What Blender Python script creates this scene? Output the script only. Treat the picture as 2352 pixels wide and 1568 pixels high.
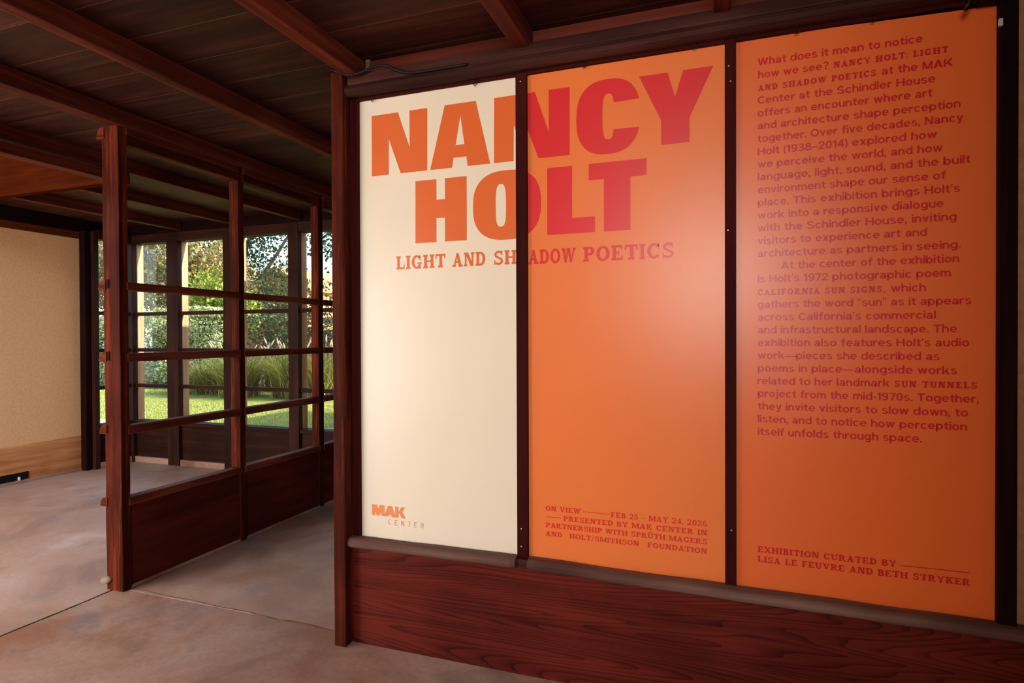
import bpy, bmesh, math, random
import numpy as np
from mathutils import Vector, Matrix, noise

scene = bpy.context.scene
for o in list(bpy.data.objects):
    bpy.data.objects.remove(o)
COL = scene.collection
random.seed(7)
rng = np.random.default_rng(7)

# ------------------------------------------------------------------ camera
F_PX, YAW, PITCH, ROLL, EYE = 1364.08, 0.34015, -0.00874, -0.00409, 1.35
cd = bpy.data.cameras.new('camera')
cam = bpy.data.objects.new('camera', cd)
COL.objects.link(cam)
fw = Vector((-math.sin(YAW)*math.cos(PITCH), math.cos(YAW)*math.cos(PITCH), math.sin(PITCH)))
rt = Vector((math.cos(YAW), math.sin(YAW), 0))
up = rt.cross(fw)
rt2 = rt*math.cos(ROLL) + up*math.sin(ROLL)
up2 = -rt*math.sin(ROLL) + up*math.cos(ROLL)
cam.matrix_world = Matrix(((rt2.x, up2.x, -fw.x, 0), (rt2.y, up2.y, -fw.y, 0), (rt2.z, up2.z, -fw.z, EYE), (0, 0, 0, 1)))
cd.sensor_fit = 'HORIZONTAL'; cd.sensor_width = 36
cd.lens = F_PX/2352*36
cd.clip_start = 0.02; cd.clip_end = 400
scene.camera = cam

# ------------------------------------------------------------------ view, sky, sun, daylight at the openings, added overhead fill
vs = scene.view_settings
vs.view_transform = 'Standard'; vs.look = 'None'; vs.gamma = 1; vs.use_curve_mapping = False
vs.exposure = 0.08
SUN_AZ, SUN_EL = math.radians(8), math.radians(30)
world = bpy.data.worlds.new('sky'); scene.world = world; world.use_nodes = True
wn = world.node_tree.nodes; wl = world.node_tree.links
sky = wn.new('ShaderNodeTexSky'); sky.sky_type = 'NISHITA'; sky.sun_disc = False
sky.sun_elevation = SUN_EL; sky.sun_rotation = math.pi/2 - SUN_AZ
sky.air_density = 1.0; sky.dust_density = 1.5
wl.new(sky.outputs[0], wn['Background'].inputs[0])
wn['Background'].inputs[1].default_value = 0.6
sd = bpy.data.lights.new('sun', 'SUN'); sd.energy = 11.5; sd.angle = math.radians(0.6); sd.color = (1, .93, .80)
sun = bpy.data.objects.new('sun', sd); COL.objects.link(sun)
sv = Vector((math.cos(SUN_AZ)*math.cos(SUN_EL), math.sin(SUN_AZ)*math.cos(SUN_EL), math.sin(SUN_EL)))
sun.rotation_euler = (-sv).to_track_quat('-Z', 'Y').to_euler()
sun.location = (8, 2, 9)

def area(name, loc, target, w, h, power, color=(1, 1, 1)):
    d = bpy.data.lights.new(name, 'AREA'); d.shape = 'RECTANGLE'; d.size = w; d.size_y = h
    d.energy = power; d.color = color
    o = bpy.data.objects.new(name, d); COL.objects.link(o); o.location = loc
    o.rotation_euler = (Vector(target)-Vector(loc)).to_track_quat('-Z', 'Y').to_euler()
    return o
area('daylight_garden_doors', (-4.6, -2.15, 1.2), (-4.6, 3, 1.2), 2.8, 2.1, 210, (1, .93, .86))
area('daylight_back_window', (0.25, -2.62, 2.02), (0.25, 2, 2.02), 1.8, .92, 118, (1, .90, .84))
area('added_overhead_fill', (-4.95, .3, 3.0), (-4.95, .3, 0), 1.7, 2.6, 104, (.87, .93, 1))  # added fill lamp under a closed ceiling, brightens the left-hand floor

# ------------------------------------------------------------------ helpers
def lin(r, g, b):
    f = lambda c: (c/255/12.92) if c/255 <= .04045 else ((c/255+.055)/1.055)**2.4
    return (f(r), f(g), f(b), 1)

def worldloc(o):
    v = Vector((0, 0, 0))
    while o is not None:
        v += o.location; o = o.parent
    return v

def link_mesh(name, me, mat, parent=None):
    o = bpy.data.objects.new(name, me)
    COL.objects.link(o)
    if mat is not None:
        me.materials.append(mat)
    n = len(me.vertices)
    co = np.empty(n*3, np.float32); me.vertices.foreach_get('co', co); co = co.reshape(-1, 3)
    if parent is not None:
        o.parent = parent
        off = np.array(worldloc(parent), np.float32)
        # a part sits at the centre of its own mesh
        c = (co.min(0)+co.max(0))/2
        o.location = Vector(c-off)
        me.vertices.foreach_set('co', (co-c).ravel())
    else:
        c = np.array([(co[:, 0].min()+co[:, 0].max())/2, (co[:, 1].min()+co[:, 1].max())/2, co[:, 2].min()], np.float32)
        o.location = Vector(c)
        me.vertices.foreach_set('co', (co-c).ravel())
    me.update()
    return o

def obj(name, bm, mat, parent=None, smooth=False):
    me = bpy.data.meshes.new(name)
    bmesh.ops.recalc_face_normals(bm, faces=bm.faces)
    if smooth:
        for f in bm.faces: f.smooth = True
    bm.to_mesh(me); bm.free()
    return link_mesh(name, me, mat, parent)

def empty(name, loc, label=None, cat=None, group=None, kind=None):
    o = bpy.data.objects.new(name, None); COL.objects.link(o); o.location = loc
    o.empty_display_size = .1
    if label: o['label'] = label
    if cat: o['category'] = cat
    if group: o['group'] = group
    if kind: o['kind'] = kind
    return o

def tag(o, label, cat, group=None):
    o['label'] = label; o['category'] = cat
    if group: o['group'] = group
    return o

def struct(o):
    o['kind'] = 'structure'; return o

def add_box(bm, x0, x1, y0, y1, z0, z1, bev=0.004, seg=2):
    t = bmesh.new()
    bmesh.ops.create_cube(t, size=1)
    for v in t.verts:
        v.co = Vector((x0+(v.co.x+.5)*(x1-x0), y0+(v.co.y+.5)*(y1-y0), z0+(v.co.z+.5)*(z1-z0)))
    if bev > 0:
        bev = min(bev, .45*min(abs(x1-x0), abs(y1-y0), abs(z1-z0)))
        bmesh.ops.bevel(t, geom=list(t.edges), offset=bev, segments=seg, affect='EDGES', profile=.6)
    me = bpy.data.meshes.new('t'); t.to_mesh(me); t.free(); bm.from_mesh(me); bpy.data.meshes.remove(me)

def bx(*a, **k):
    bm = bmesh.new(); add_box(bm, *a, **k); return bm

def worn(bm, amp=.003, freq=6, cuts_axis=2, n=14):
    """slightly uneven hand-worn edges: subdivide along the long axis, then push by noise"""
    co = [v.co for v in bm.verts]
    lo = min(c[cuts_axis] for c in co); hi = max(c[cuts_axis] for c in co)
    for i in range(1, n):
        p = Vector((0, 0, 0)); p[cuts_axis] = lo+(hi-lo)*i/n
        nn = Vector((0, 0, 0)); nn[cuts_axis] = 1
        bmesh.ops.bisect_plane(bm, geom=bm.verts[:]+bm.edges[:]+bm.faces[:], plane_co=p, plane_no=nn)
    for v in bm.verts:
        d = noise.noise_vector(v.co*freq)*amp
        d[cuts_axis] = 0
        v.co += d
    return bm

def add_tube(bm, pts, r, n=8, caps=True):
    pts = [Vector(p) for p in pts]
    rs = r if isinstance(r, (list, tuple)) else [r]*len(pts)
    rings = []
    for i, p in enumerate(pts):
        d = (pts[min(i+1, len(pts)-1)]-pts[max(i-1, 0)]).normalized()
        a = d.cross(Vector((0, 0, 1)))
        if a.length < 1e-3: a = d.cross(Vector((1, 0, 0)))
        a.normalize(); b = d.cross(a)
        rings.append([bm.verts.new(p+a*math.cos(2*math.pi*k/n)*rs[i]+b*math.sin(2*math.pi*k/n)*rs[i]) for k in range(n)])
    for i in range(len(rings)-1):
        for k in range(n):
            bm.faces.new((rings[i][k], rings[i][(k+1) % n], rings[i+1][(k+1) % n], rings[i+1][k]))
    if caps:
        bm.faces.new(rings[0][::-1]); bm.faces.new(rings[-1])

# ------------------------------------------------------------------ materials
def new_mat(name):
    m = bpy.data.materials.new(name); m.use_nodes = True
    nt = m.node_tree
    return m, nt, nt.nodes, nt.links, nt.nodes['Principled BSDF']

def ramp(nd, stops):
    r = nd.new('ShaderNodeValToRGB'); e = r.color_ramp.elements
    while len(e) < len(stops): e.new(.5)
    for k, (p, c) in enumerate(stops):
        e[k].position = p; e[k].color = c
    return r

def wood(name, axis, dark, mid, light, rough=.5, grain=1.0, bump=.25, spec=.35, cathedral=False, worn_col=None, edge=None):
    m, nt, nd, lk, bs = new_mat(name)
    tc = nd.new('ShaderNodeTexCoord'); oi = nd.new('ShaderNodeObjectInfo')
    add = nd.new('ShaderNodeVectorMath'); add.operation = 'ADD'
    mul = nd.new('ShaderNodeVectorMath'); mul.operation = 'SCALE'; mul.inputs[0].default_value = (17, 23, 31)
    lk.new(oi.outputs['Random'], mul.inputs['Scale'])
    lk.new(tc.outputs['Object'], add.inputs[0]); lk.new(mul.outputs[0], add.inputs[1])
    mp = nd.new('ShaderNodeMapping'); sc = [22*grain]*3; sc[axis] = 1.1*grain
    mp.inputs['Scale'].default_value = sc
    lk.new(add.outputs[0], mp.inputs[0])
    n1 = nd.new('ShaderNodeTexNoise'); n1.inputs['Scale'].default_value = 1.0; n1.inputs['Detail'].default_value = 7; n1.inputs['Roughness'].default_value = .62
    lk.new(mp.outputs[0], n1.inputs[0])
    n2 = nd.new('ShaderNodeTexNoise'); n2.inputs['Scale'].default_value = 2.1; n2.inputs['Detail'].default_value = 4
    lk.new(add.outputs[0], n2.inputs[0])
    mix = nd.new('ShaderNodeMath'); mix.operation = 'MULTIPLY_ADD'; mix.inputs[1].default_value = .6
    lk.new(n1.outputs[0], mix.inputs[0])
    half = nd.new('ShaderNodeMath'); half.operation = 'MULTIPLY'; half.inputs[1].default_value = .4
    lk.new(n2.outputs[0], half.inputs[0]); lk.new(half.outputs[0], mix.inputs[2])
    val = mix.outputs[0]
    if cathedral:
        mp2 = nd.new('ShaderNodeMapping'); s2 = [1.0]*3; s2[axis] = .062; mp2.inputs['Scale'].default_value = s2
        lk.new(add.outputs[0], mp2.inputs[0])
        n3 = nd.new('ShaderNodeTexNoise'); n3.inputs['Scale'].default_value = 3.4; n3.inputs['Detail'].default_value = 3; n3.inputs['Roughness'].default_value = .42; n3.inputs['Distortion'].default_value = .25
        lk.new(mp2.outputs[0], n3.inputs[0])
        k1 = nd.new('ShaderNodeMath'); k1.operation = 'MULTIPLY'; k1.inputs[1].default_value = 62.0; lk.new(n3.outputs[0], k1.inputs[0])
        k2 = nd.new('ShaderNodeMath'); k2.operation = 'FRACT'; lk.new(k1.outputs[0], k2.inputs[0])
        k3 = nd.new('ShaderNodeMath'); k3.operation = 'POWER'; k3.inputs[1].default_value = 4.0; lk.new(k2.outputs[0], k3.inputs[0])
        k4 = nd.new('ShaderNodeMath'); k4.operation = 'MULTIPLY_ADD'; k4.inputs[1].default_value = -.26
        k5 = nd.new('ShaderNodeMath'); k5.operation = 'ADD'; k5.inputs[1].default_value = .10; lk.new(val, k5.inputs[0])
        lk.new(k3.outputs[0], k4.inputs[0]); lk.new(k5.outputs[0], k4.inputs[2])
        val = k4.outputs[0]
    r = ramp(nd, [(.30, dark), (.50, mid), (.68, light)])
    lk.new(val, r.inputs[0])
    colour = r.outputs[0]
    if worn_col is not None:
        n4 = nd.new('ShaderNodeTexNoise'); n4.inputs['Scale'].default_value = .8; n4.inputs['Detail'].default_value = 6; n4.inputs['Roughness'].default_value = .7
        lk.new(mp.outputs[0], n4.inputs[0])
        rr = ramp(nd, [(.52, (0, 0, 0, 1)), (.68, (1, 1, 1, 1))]); lk.new(n4.outputs[0], rr.inputs[0])
        mx = nd.new('ShaderNodeMix'); mx.data_type = 'RGBA'
        lk.new(rr.outputs[0], mx.inputs['Factor']); lk.new(colour, mx.inputs['A']); mx.inputs['B'].default_value = worn_col
        colour = mx.outputs['Result']
    if edge is not None:      # rubbed, paler arrises
        bv = nd.new('ShaderNodeBevel'); bv.samples = 4; bv.inputs['Radius'].default_value = .007
        g2 = nd.new('ShaderNodeNewGeometry')
        dt = nd.new('ShaderNodeVectorMath'); dt.operation = 'DOT_PRODUCT'
        lk.new(bv.outputs[0], dt.inputs[0]); lk.new(g2.outputs['True Normal'], dt.inputs[1])
        em = nd.new('ShaderNodeMapRange'); em.inputs['From Min'].default_value = .985; em.inputs['From Max'].default_value = .80; em.inputs['To Max'].default_value = .75
        lk.new(dt.outputs['Value'], em.inputs[0])
        en = nd.new('ShaderNodeMath'); en.operation = 'MULTIPLY'; lk.new(em.outputs[0], en.inputs[0]); lk.new(n1.outputs[0], en.inputs[1])
        ex = nd.new('ShaderNodeMix'); ex.data_type = 'RGBA'; ex.inputs['B'].default_value = edge
        lk.new(en.outputs[0], ex.inputs['Factor']); lk.new(colour, ex.inputs['A']); colour = ex.outputs['Result']
    lk.new(colour, bs.inputs['Base Color'])
    bs.inputs['Roughness'].default_value = rough
    bs.inputs['Specular IOR Level'].default_value = spec*.38
    bp = nd.new('ShaderNodeBump'); bp.inputs['Strength'].default_value = bump; bp.inputs['Distance'].default_value = .004
    lk.new(val, bp.inputs['Height']); lk.new(bp.outputs[0], bs.inputs['Normal'])
    return m

RED = dict(dark=lin(38, 12, 9), mid=lin(72, 28, 20), light=lin(104, 46, 32))
BEAM = [wood('beam_wood_%s' % 'xyz'[a], a, lin(50, 19, 12), lin(88, 36, 25), lin(122, 58, 42), rough=.55, worn_col=lin(124, 62, 44), edge=lin(190, 112, 80)) for a in range(3)]
POST = [wood('post_wood_%s' % 'xyz'[a], a, lin(32, 11, 7), lin(66, 24, 15), lin(98, 40, 26), rough=.5, worn_col=lin(130, 54, 28), spec=.10, edge=lin(170, 100, 70)) for a in range(3)]
WINW = [wood('window_wood_%s' % 'xyz'[a], a, lin(26, 11, 8), lin(48, 22, 16), lin(70, 36, 26), rough=.55) for a in range(3)]
RAILW = wood('partition_rail_wood', 1, lin(54, 23, 16), lin(96, 44, 32), lin(132, 72, 54), rough=.5, edge=lin(180, 116, 90))
SUNLITW = wood('sunlit_tone_outer_wood', 2, lin(150, 112, 84), lin(196, 156, 124), lin(226, 196, 166), rough=.7, spec=.2)  # faded outer wood, paled further so sunlight is put into its colour
FRAME = [wood('frame_paint_%s' % 'xyz'[a], a, lin(44, 12, 12), lin(58, 18, 17), lin(70, 24, 22), rough=.6, bump=.08, spec=.10) for a in range(3)]
SILL = wood('weathered_sill_wood', 0, lin(64, 44, 37), lin(100, 73, 64), lin(132, 104, 92), rough=.62, bump=.4, spec=.25)
HEAD = wood('header_wood', 0, lin(32, 16, 13), lin(58, 31, 26), lin(82, 48, 41), rough=.6, spec=.25)
WAINS = wood('wainscot_redwood', 0, lin(50, 14, 10), lin(80, 24, 17), lin(102, 36, 26), rough=.48, cathedral=True, bump=.2, spec=.3)
PANELW = wood('partition_panel_redwood', 0, lin(50, 16, 11), lin(78, 27, 19), lin(98, 38, 27), rough=.45, bump=.12)
PANELY = wood('partition_panel_redwood_side', 1, lin(50, 16, 11), lin(78, 27, 19), lin(98, 38, 27), rough=.45, bump=.12)
FASCIAW = wood('fascia_redwood', 0, lin(46, 16, 4), lin(66, 24, 7), lin(86, 36, 12), rough=.8, spec=.02, bump=.1)
ORANGEW = [wood('orange_redwood_%s' % 'xyz'[a], a, lin(66, 25, 9), lin(92, 38, 14), lin(116, 54, 22), rough=.55) for a in range(2)]
BASEW = wood('worn_baseboard_wood', 1, lin(120, 68, 36), lin(200, 134, 84), lin(228, 170, 118), rough=.55)
DARKW = [wood('black_brown_wood_%s' % 'xyz'[a], a, lin(20, 8, 7), lin(30, 12, 10), lin(42, 18, 15), rough=.5, bump=.1, spec=.1) for a in range(3)]

def planks_mat(name):
    """ceiling boards running along X, 0.228 m wide, with fine gaps"""
    m, nt, nd, lk, bs = new_mat(name)
    tc = nd.new('ShaderNodeTexCoord'); geo = nd.new('ShaderNodeNewGeometry')
    sp = nd.new('ShaderNodeSeparateXYZ'); lk.new(geo.outputs['Position'], sp.inputs[0])
    a = nd.new('ShaderNodeMath'); a.operation = 'ADD'; a.inputs[1].default_value = 20*.228-1.525; lk.new(sp.outputs['Y'], a.inputs[0])
    d = nd.new('ShaderNodeMath'); d.operation = 'DIVIDE'; d.inputs[1].default_value = .2286; lk.new(a.outputs[0], d.inputs[0])
    fl = nd.new('ShaderNodeMath'); fl.operation = 'FLOOR'; lk.new(d.outputs[0], fl.inputs[0])
    fr = nd.new('ShaderNodeMath'); fr.operation = 'FRACT'; lk.new(d.outputs[0], fr.inputs[0])
    wn_ = nd.new('ShaderNodeTexWhiteNoise'); wn_.noise_dimensions = '1D'; lk.new(fl.outputs[0], wn_.inputs['W'])
    sc = nd.new('ShaderNodeVectorMath'); sc.operation = 'MULTIPLY'; sc.inputs[1].default_value = (.9, 14, 3); lk.new(geo.outputs['Position'], sc.inputs[0])
    sh = nd.new('ShaderNodeVectorMath'); sh.operation = 'MULTIPLY'; sh.inputs[1].default_value = (31, 17, 0); lk.new(wn_.outputs['Color'], sh.inputs[0])
    ad = nd.new('ShaderNodeVectorMath'); ad.operation = 'ADD'; lk.new(sc.outputs[0], ad.inputs[0]); lk.new(sh.outputs[0], ad.inputs[1])
    n = nd.new('ShaderNodeTexNoise'); n.inputs['Scale'].default_value = 1.4; n.inputs['Detail'].default_value = 6; n.inputs['Roughness'].default_value = .6; n.inputs['Distortion'].default_value = .4
    lk.new(ad.outputs[0], n.inputs[0])
    r = ramp(nd, [(.3, lin(48, 19, 13)), (.5, lin(76, 34, 25)), (.72, lin(108, 58, 46))]); lk.new(n.outputs[0], r.inputs[0])
    tone = nd.new('ShaderNodeMix'); tone.data_type = 'RGBA'; tone.blend_type = 'MULTIPLY'; tone.inputs['Factor'].default_value = .55
    lk.new(r.outputs[0], tone.inputs['A']); lk.new(wn_.outputs['Value'], tone.inputs['B'])
    gap = nd.new('ShaderNodeMath'); gap.operation = 'LESS_THAN'; gap.inputs[1].default_value = .012; lk.new(fr.outputs[0], gap.inputs[0])
    mx = nd.new('ShaderNodeMix'); mx.data_type = 'RGBA'; mx.inputs['B'].default_value = lin(126, 80, 62)
    lk.new(gap.outputs[0], mx.inputs['Factor']); lk.new(tone.outputs['Result'], mx.inputs['A'])
    lk.new(mx.outputs['Result'], bs.inputs['Base Color'])
    bs.inputs['Roughness'].default_value = .55; bs.inputs['Specular IOR Level'].default_value = .3
    bp = nd.new('ShaderNodeBump'); bp.inputs['Strength'].default_value = .3; bp.inputs['Distance'].default_value = .005
    lk.new(n.outputs[0], bp.inputs['Height']); lk.new(bp.outputs[0], bs.inputs['Normal'])
    return m
PLANKS = planks_mat('ceiling_boards')

def concrete_floor(name='stained_concrete_floor', grey=0.0):
    m, nt, nd, lk, bs = new_mat(name)
    geo = nd.new('ShaderNodeNewGeometry')
    def nz(scale, detail=5, rough=.55, dist=0.0, vec=None):
        n = nd.new('ShaderNodeTexNoise'); n.inputs['Scale'].default_value = scale; n.inputs['Detail'].default_value = detail
        n.inputs['Roughness'].default_value = rough; n.inputs['Distortion'].default_value = dist
        lk.new(vec or geo.outputs['Position'], n.inputs[0]); return n
    big = nz(1.15, 6, .62, .6)
    r1 = ramp(nd, [(.34, lin(128, 94, 78)), (.47, lin(172, 134, 116)), (.60, lin(184, 150, 134)), (.70, lin(204, 178, 168))]); lk.new(big.outputs[0], r1.inputs[0])
    off = nd.new('ShaderNodeVectorMath'); off.operation = 'ADD'; off.inputs[1].default_value = (7.3, 2.1, 0); lk.new(geo.outputs['Position'], off.inputs[0])
    st = nz(1.7, 5, .6, .4, off.outputs[0])
    r2 = ramp(nd, [(.50, (0, 0, 0, 1)), (.64, (1, 1, 1, 1))]); lk.new(st.outputs[0], r2.inputs[0])
    m1 = nd.new('ShaderNodeMix'); m1.data_type = 'RGBA'; lk.new(r1.outputs[0], m1.inputs['A']); m1.inputs['B'].default_value = lin(148, 98, 70)
    f1 = nd.new('ShaderNodeMath'); f1.operation = 'MULTIPLY'; f1.inputs[1].default_value = .75; lk.new(r2.outputs[0], f1.inputs[0]); lk.new(f1.outputs[0], m1.inputs['Factor'])
    off2 = nd.new('ShaderNodeVectorMath'); off2.operation = 'ADD'; off2.inputs[1].default_value = (1.9, 9.4, 0); lk.new(geo.outputs['Position'], off2.inputs[0])
    st2 = nz(2.3, 4, .6, .5, off2.outputs[0])
    r3 = ramp(nd, [(.57, (0, 0, 0, 1)), (.68, (1, 1, 1, 1))]); lk.new(st2.outputs[0], r3.inputs[0])
    m2 = nd.new('ShaderNodeMix'); m2.data_type = 'RGBA'; lk.new(m1.outputs['Result'], m2.inputs['A']); m2.inputs['B'].default_value = lin(134, 116, 116)
    f2 = nd.new('ShaderNodeMath'); f2.operation = 'MULTIPLY'; f2.inputs[1].default_value = .8; lk.new(r3.outputs[0], f2.inputs[0]); lk.new(f2.outputs[0], m2.inputs['Factor'])
    fine = nz(38, 4, .7)
    ov = nd.new('ShaderNodeMix'); ov.data_type = 'RGBA'; ov.blend_type = 'OVERLAY'; ov.inputs['Factor'].default_value = .28
    lk.new(m2.outputs['Result'], ov.inputs['A']); lk.new(fine.outputs[0], ov.inputs['B'])
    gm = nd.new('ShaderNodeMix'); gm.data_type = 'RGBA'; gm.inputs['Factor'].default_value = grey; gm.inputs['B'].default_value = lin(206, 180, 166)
    lk.new(ov.outputs['Result'], gm.inputs['A'])
    lk.new(gm.outputs['Result'], bs.inputs['Base Color'])
    rr = nd.new('ShaderNodeMapRange'); rr.inputs['To Min'].default_value = .38; rr.inputs['To Max'].default_value = .62
    lk.new(big.outputs[0], rr.inputs[0]); lk.new(rr.outputs[0], bs.inputs['Roughness'])
    bs.inputs['Specular IOR Level'].default_value = .45
    bp = nd.new('ShaderNodeBump'); bp.inputs['Strength'].default_value = .12; bp.inputs['Distance'].default_value = .01
    lk.new(big.outputs[0], bp.inputs['Height'])
    bp2 = nd.new('ShaderNodeBump'); bp2.inputs['Strength'].default_value = .08; bp2.inputs['Distance'].default_value = .002
    lk.new(fine.outputs[0], bp2.inputs['Height']); lk.new(bp.outputs[0], bp2.inputs['Normal']); lk.new(bp2.outputs[0], bs.inputs['Normal'])
    return m
FLOOR = concrete_floor()
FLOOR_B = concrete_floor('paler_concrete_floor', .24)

def noisy(name, c0, c1, scale=20, rough=.8, bump=.2, detail=6, spec=.3, dist=.004):
    m, nt, nd, lk, bs = new_mat(name)
    tc = nd.new('ShaderNodeTexCoord')
    n = nd.new('ShaderNodeTexNoise'); n.inputs['Scale'].default_value = scale; n.inputs['Detail'].default_value = detail; n.inputs['Roughness'].default_value = .65
    lk.new(tc.outputs['Object'], n.inputs[0])
    r = ramp(nd, [(.35, c0), (.65, c1)]); lk.new(n.outputs[0], r.inputs[0]); lk.new(r.outputs[0], bs.inputs['Base Color'])
    bs.inputs['Roughness'].default_value = rough; bs.inputs['Specular IOR Level'].default_value = spec
    if bump:
        bp = nd.new('ShaderNodeBump'); bp.inputs['Strength'].default_value = bump; bp.inputs['Distance'].default_value = dist
        lk.new(n.outputs[0], bp.inputs['Height']); lk.new(bp.outputs[0], bs.inputs['Normal'])
    return m
PLASTER = noisy('tan_plaster', lin(234, 180, 130), lin(244, 196, 148), 45, .9, .25)
PLASTER_R = noisy('tan_concrete', lin(176, 132, 92), lin(192, 150, 108), 30, .9, .25)

def sheet(name, col, rough=.34, spec=.5):
    m, nt, nd, lk, bs = new_mat(name)
    tc = nd.new('ShaderNodeTexCoord')
    n = nd.new('ShaderNodeTexNoise'); n.inputs['Scale'].default_value = 3; n.inputs['Detail'].default_value = 2
    lk.new(tc.outputs['Object'], n.inputs[0])
    c2 = tuple(min(1, x*.97) for x in col[:3])+(1,)
    r = ramp(nd, [(.3, c2), (.7, col)]); lk.new(n.outputs[0], r.inputs[0]); lk.new(r.outputs[0], bs.inputs['Base Color'])
    bs.inputs['Roughness'].default_value = rough; bs.inputs['Specular IOR Level'].default_value = spec
    return m
CREAM = sheet('cream_vinyl', lin(240, 230, 207))
ORANGE = sheet('orange_vinyl', lin(240, 127, 60))
ORANGE_C = sheet('deep_orange_vinyl', lin(238, 112, 46))
INK_C = sheet('crimson_print', lin(206, 20, 36))
INK_O = sheet('orange_print', lin(226, 108, 50))
INK_R = sheet('red_print', lin(222, 44, 48))
INK_R2 = sheet('dark_red_print', lin(222, 48, 42))
INK_L = sheet('light_orange_print', lin(240, 140, 80))
INK_T = sheet('brown_thin_print', lin(206, 146, 98))

def metal(name, col, rough=.4):
    m, nt, nd, lk, bs = new_mat(name)
    bs.inputs['Base Color'].default_value = col; bs.inputs['Metallic'].default_value = .9; bs.inputs['Roughness'].default_value = rough
    n = nd.new('ShaderNodeTexNoise'); n.inputs['Scale'].default_value = 60
    bp = nd.new('ShaderNodeBump'); bp.inputs['Strength'].default_value = .1; lk.new(n.outputs[0], bp.inputs['Height']); lk.new(bp.outputs[0], bs.inputs['Normal'])
    return m
STEEL = metal('dull_steel', lin(170, 160, 150)); DARKMETAL = metal('dark_iron', lin(50, 42, 38), .5); BRASS = metal('aged_brass', lin(150, 96, 50), .45)
RUBBER = noisy('black_rubber', lin(14, 12, 12), lin(22, 20, 20), 50, .6, .05)
WHITEP = noisy('white_plastic', lin(190, 186, 190), lin(206, 202, 206), 30, .5, .05)

def glass_mat():
    m = bpy.data.materials.new('window_glass'); m.use_nodes = True
    nd = m.node_tree.nodes; lk = m.node_tree.links
    nd.remove(nd['Principled BSDF'])
    out = nd['Material Output']
    tr = nd.new('ShaderNodeBsdfTransparent'); tr.inputs[0].default_value = (.95, .96, .95, 1)
    gl = nd.new('ShaderNodeBsdfGlossy'); gl.inputs['Roughness'].default_value = .02
    lw = nd.new('ShaderNodeLayerWeight'); lw.inputs[0].default_value = .5
    pw = nd.new('ShaderNodeMath'); pw.operation = 'POWER'; pw.inputs[1].default_value = 5; lk.new(lw.outputs['Facing'], pw.inputs[0])
    fr = nd.new('ShaderNodeMath'); fr.operation = 'MULTIPLY_ADD'; fr.inputs[1].default_value = .5; fr.inputs[2].default_value = .03; lk.new(pw.outputs[0], fr.inputs[0])
    n = nd.new('ShaderNodeTexNoise'); n.inputs['Scale'].default_value = 2.0
    tc = nd.new('ShaderNodeTexCoord'); lk.new(tc.outputs['Object'], n.inputs[0])
    bp = nd.new('ShaderNodeBump'); bp.inputs['Strength'].default_value = .05; bp.inputs['Distance'].default_value = .02
    lk.new(n.outputs[0], bp.inputs['Height']); lk.new(bp.outputs[0], gl.inputs['Normal'])
    mx = nd.new('ShaderNodeMixShader'); lk.new(fr.outputs[0], mx.inputs[0]); lk.new(tr.outputs[0], mx.inputs[1]); lk.new(gl.outputs[0], mx.inputs[2])
    lk.new(mx.outputs[0], out.inputs[0])
    return m
GLASS = glass_mat()

def leaf_mat(name, stops, trans=.35):
    m, nt, nd, lk, bs = new_mat(name)
    at = nd.new('ShaderNodeAttribute'); at.attribute_name = 'tint'
    r = ramp(nd, stops); lk.new(at.outputs['Fac'], r.inputs[0])
    lk.new(r.outputs[0], bs.inputs['Base Color']); bs.inputs['Roughness'].default_value = .32
    tl = nd.new('ShaderNodeBsdfTranslucent'); lk.new(r.outputs[0], tl.inputs[0])
    mx = nd.new('ShaderNodeMixShader'); mx.inputs[0].default_value = trans
    lk.new(bs.outputs[0], mx.inputs[1]); lk.new(tl.outputs[0], mx.inputs[2]); lk.new(mx.outputs[0], nd['Material Output'].inputs[0])
    return m
LEAF_HEDGE = leaf_mat('hedge_leaf', [(0, lin(104, 122, 64)), (.5, lin(192, 200, 140)), (1, lin(246, 246, 214))])
LEAF_OLIVE = leaf_mat('olive_yellow_leaf', [(0, lin(122, 114, 84)), (.6, lin(182, 170, 118)), (.92, lin(208, 186, 104)), (1, lin(232, 178, 66))])
LEAF_LIME = leaf_mat('lime_leaf', [(0, lin(96, 120, 40)), (1, lin(180, 192, 70))])
LEAF_DARK = leaf_mat('dark_green_leaf', [(0, lin(40, 56, 34)), (.7, lin(74, 92, 56)), (1, lin(120, 130, 70))])
BLADE = leaf_mat('fountain_grass_blade', [(0, lin(54, 68, 36)), (.45, lin(140, 148, 72)), (1, lin(224, 212, 126))])
PLUME = leaf_mat('seed_plume', [(0, lin(190, 160, 140)), (1, lin(226, 200, 180))], .3)
LAWNB = leaf_mat('lawn_blade', [(0, lin(130, 142, 64)), (1, lin(196, 198, 116))], .3)
BARK = noisy('grey_bark', lin(84, 72, 62), lin(128, 114, 100), 24, .9, .5)
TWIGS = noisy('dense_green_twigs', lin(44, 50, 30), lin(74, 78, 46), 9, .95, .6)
LAWN = noisy('lawn_turf', lin(122, 132, 60), lin(154, 160, 82), 3, .9, .4, 8, .1)
SOIL = noisy('garden_soil', lin(80, 66, 50), lin(112, 94, 72), 6, .95, .4)
STONE = noisy('pale_paving', lin(206, 198, 184), lin(226, 220, 208), 12, .85, .2)
STUCCO = noisy('tan_stucco', lin(196, 140, 92), lin(214, 160, 110), 18, .9, .2)
ROOFM = noisy('grey_roofing', lin(96, 88, 80), lin(120, 110, 100), 14, .9, .3)

# ------------------------------------------------------------------ measured levels (metres)
D = 2.251            # face of the display panels
CEIL = 2.56; BEAM_B = 2.472
XW = -6.19           # face of the plaster wall
YW = 4.76            # centre of the garden window wall
XP = -3.045          # centre of the glazed partition

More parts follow.
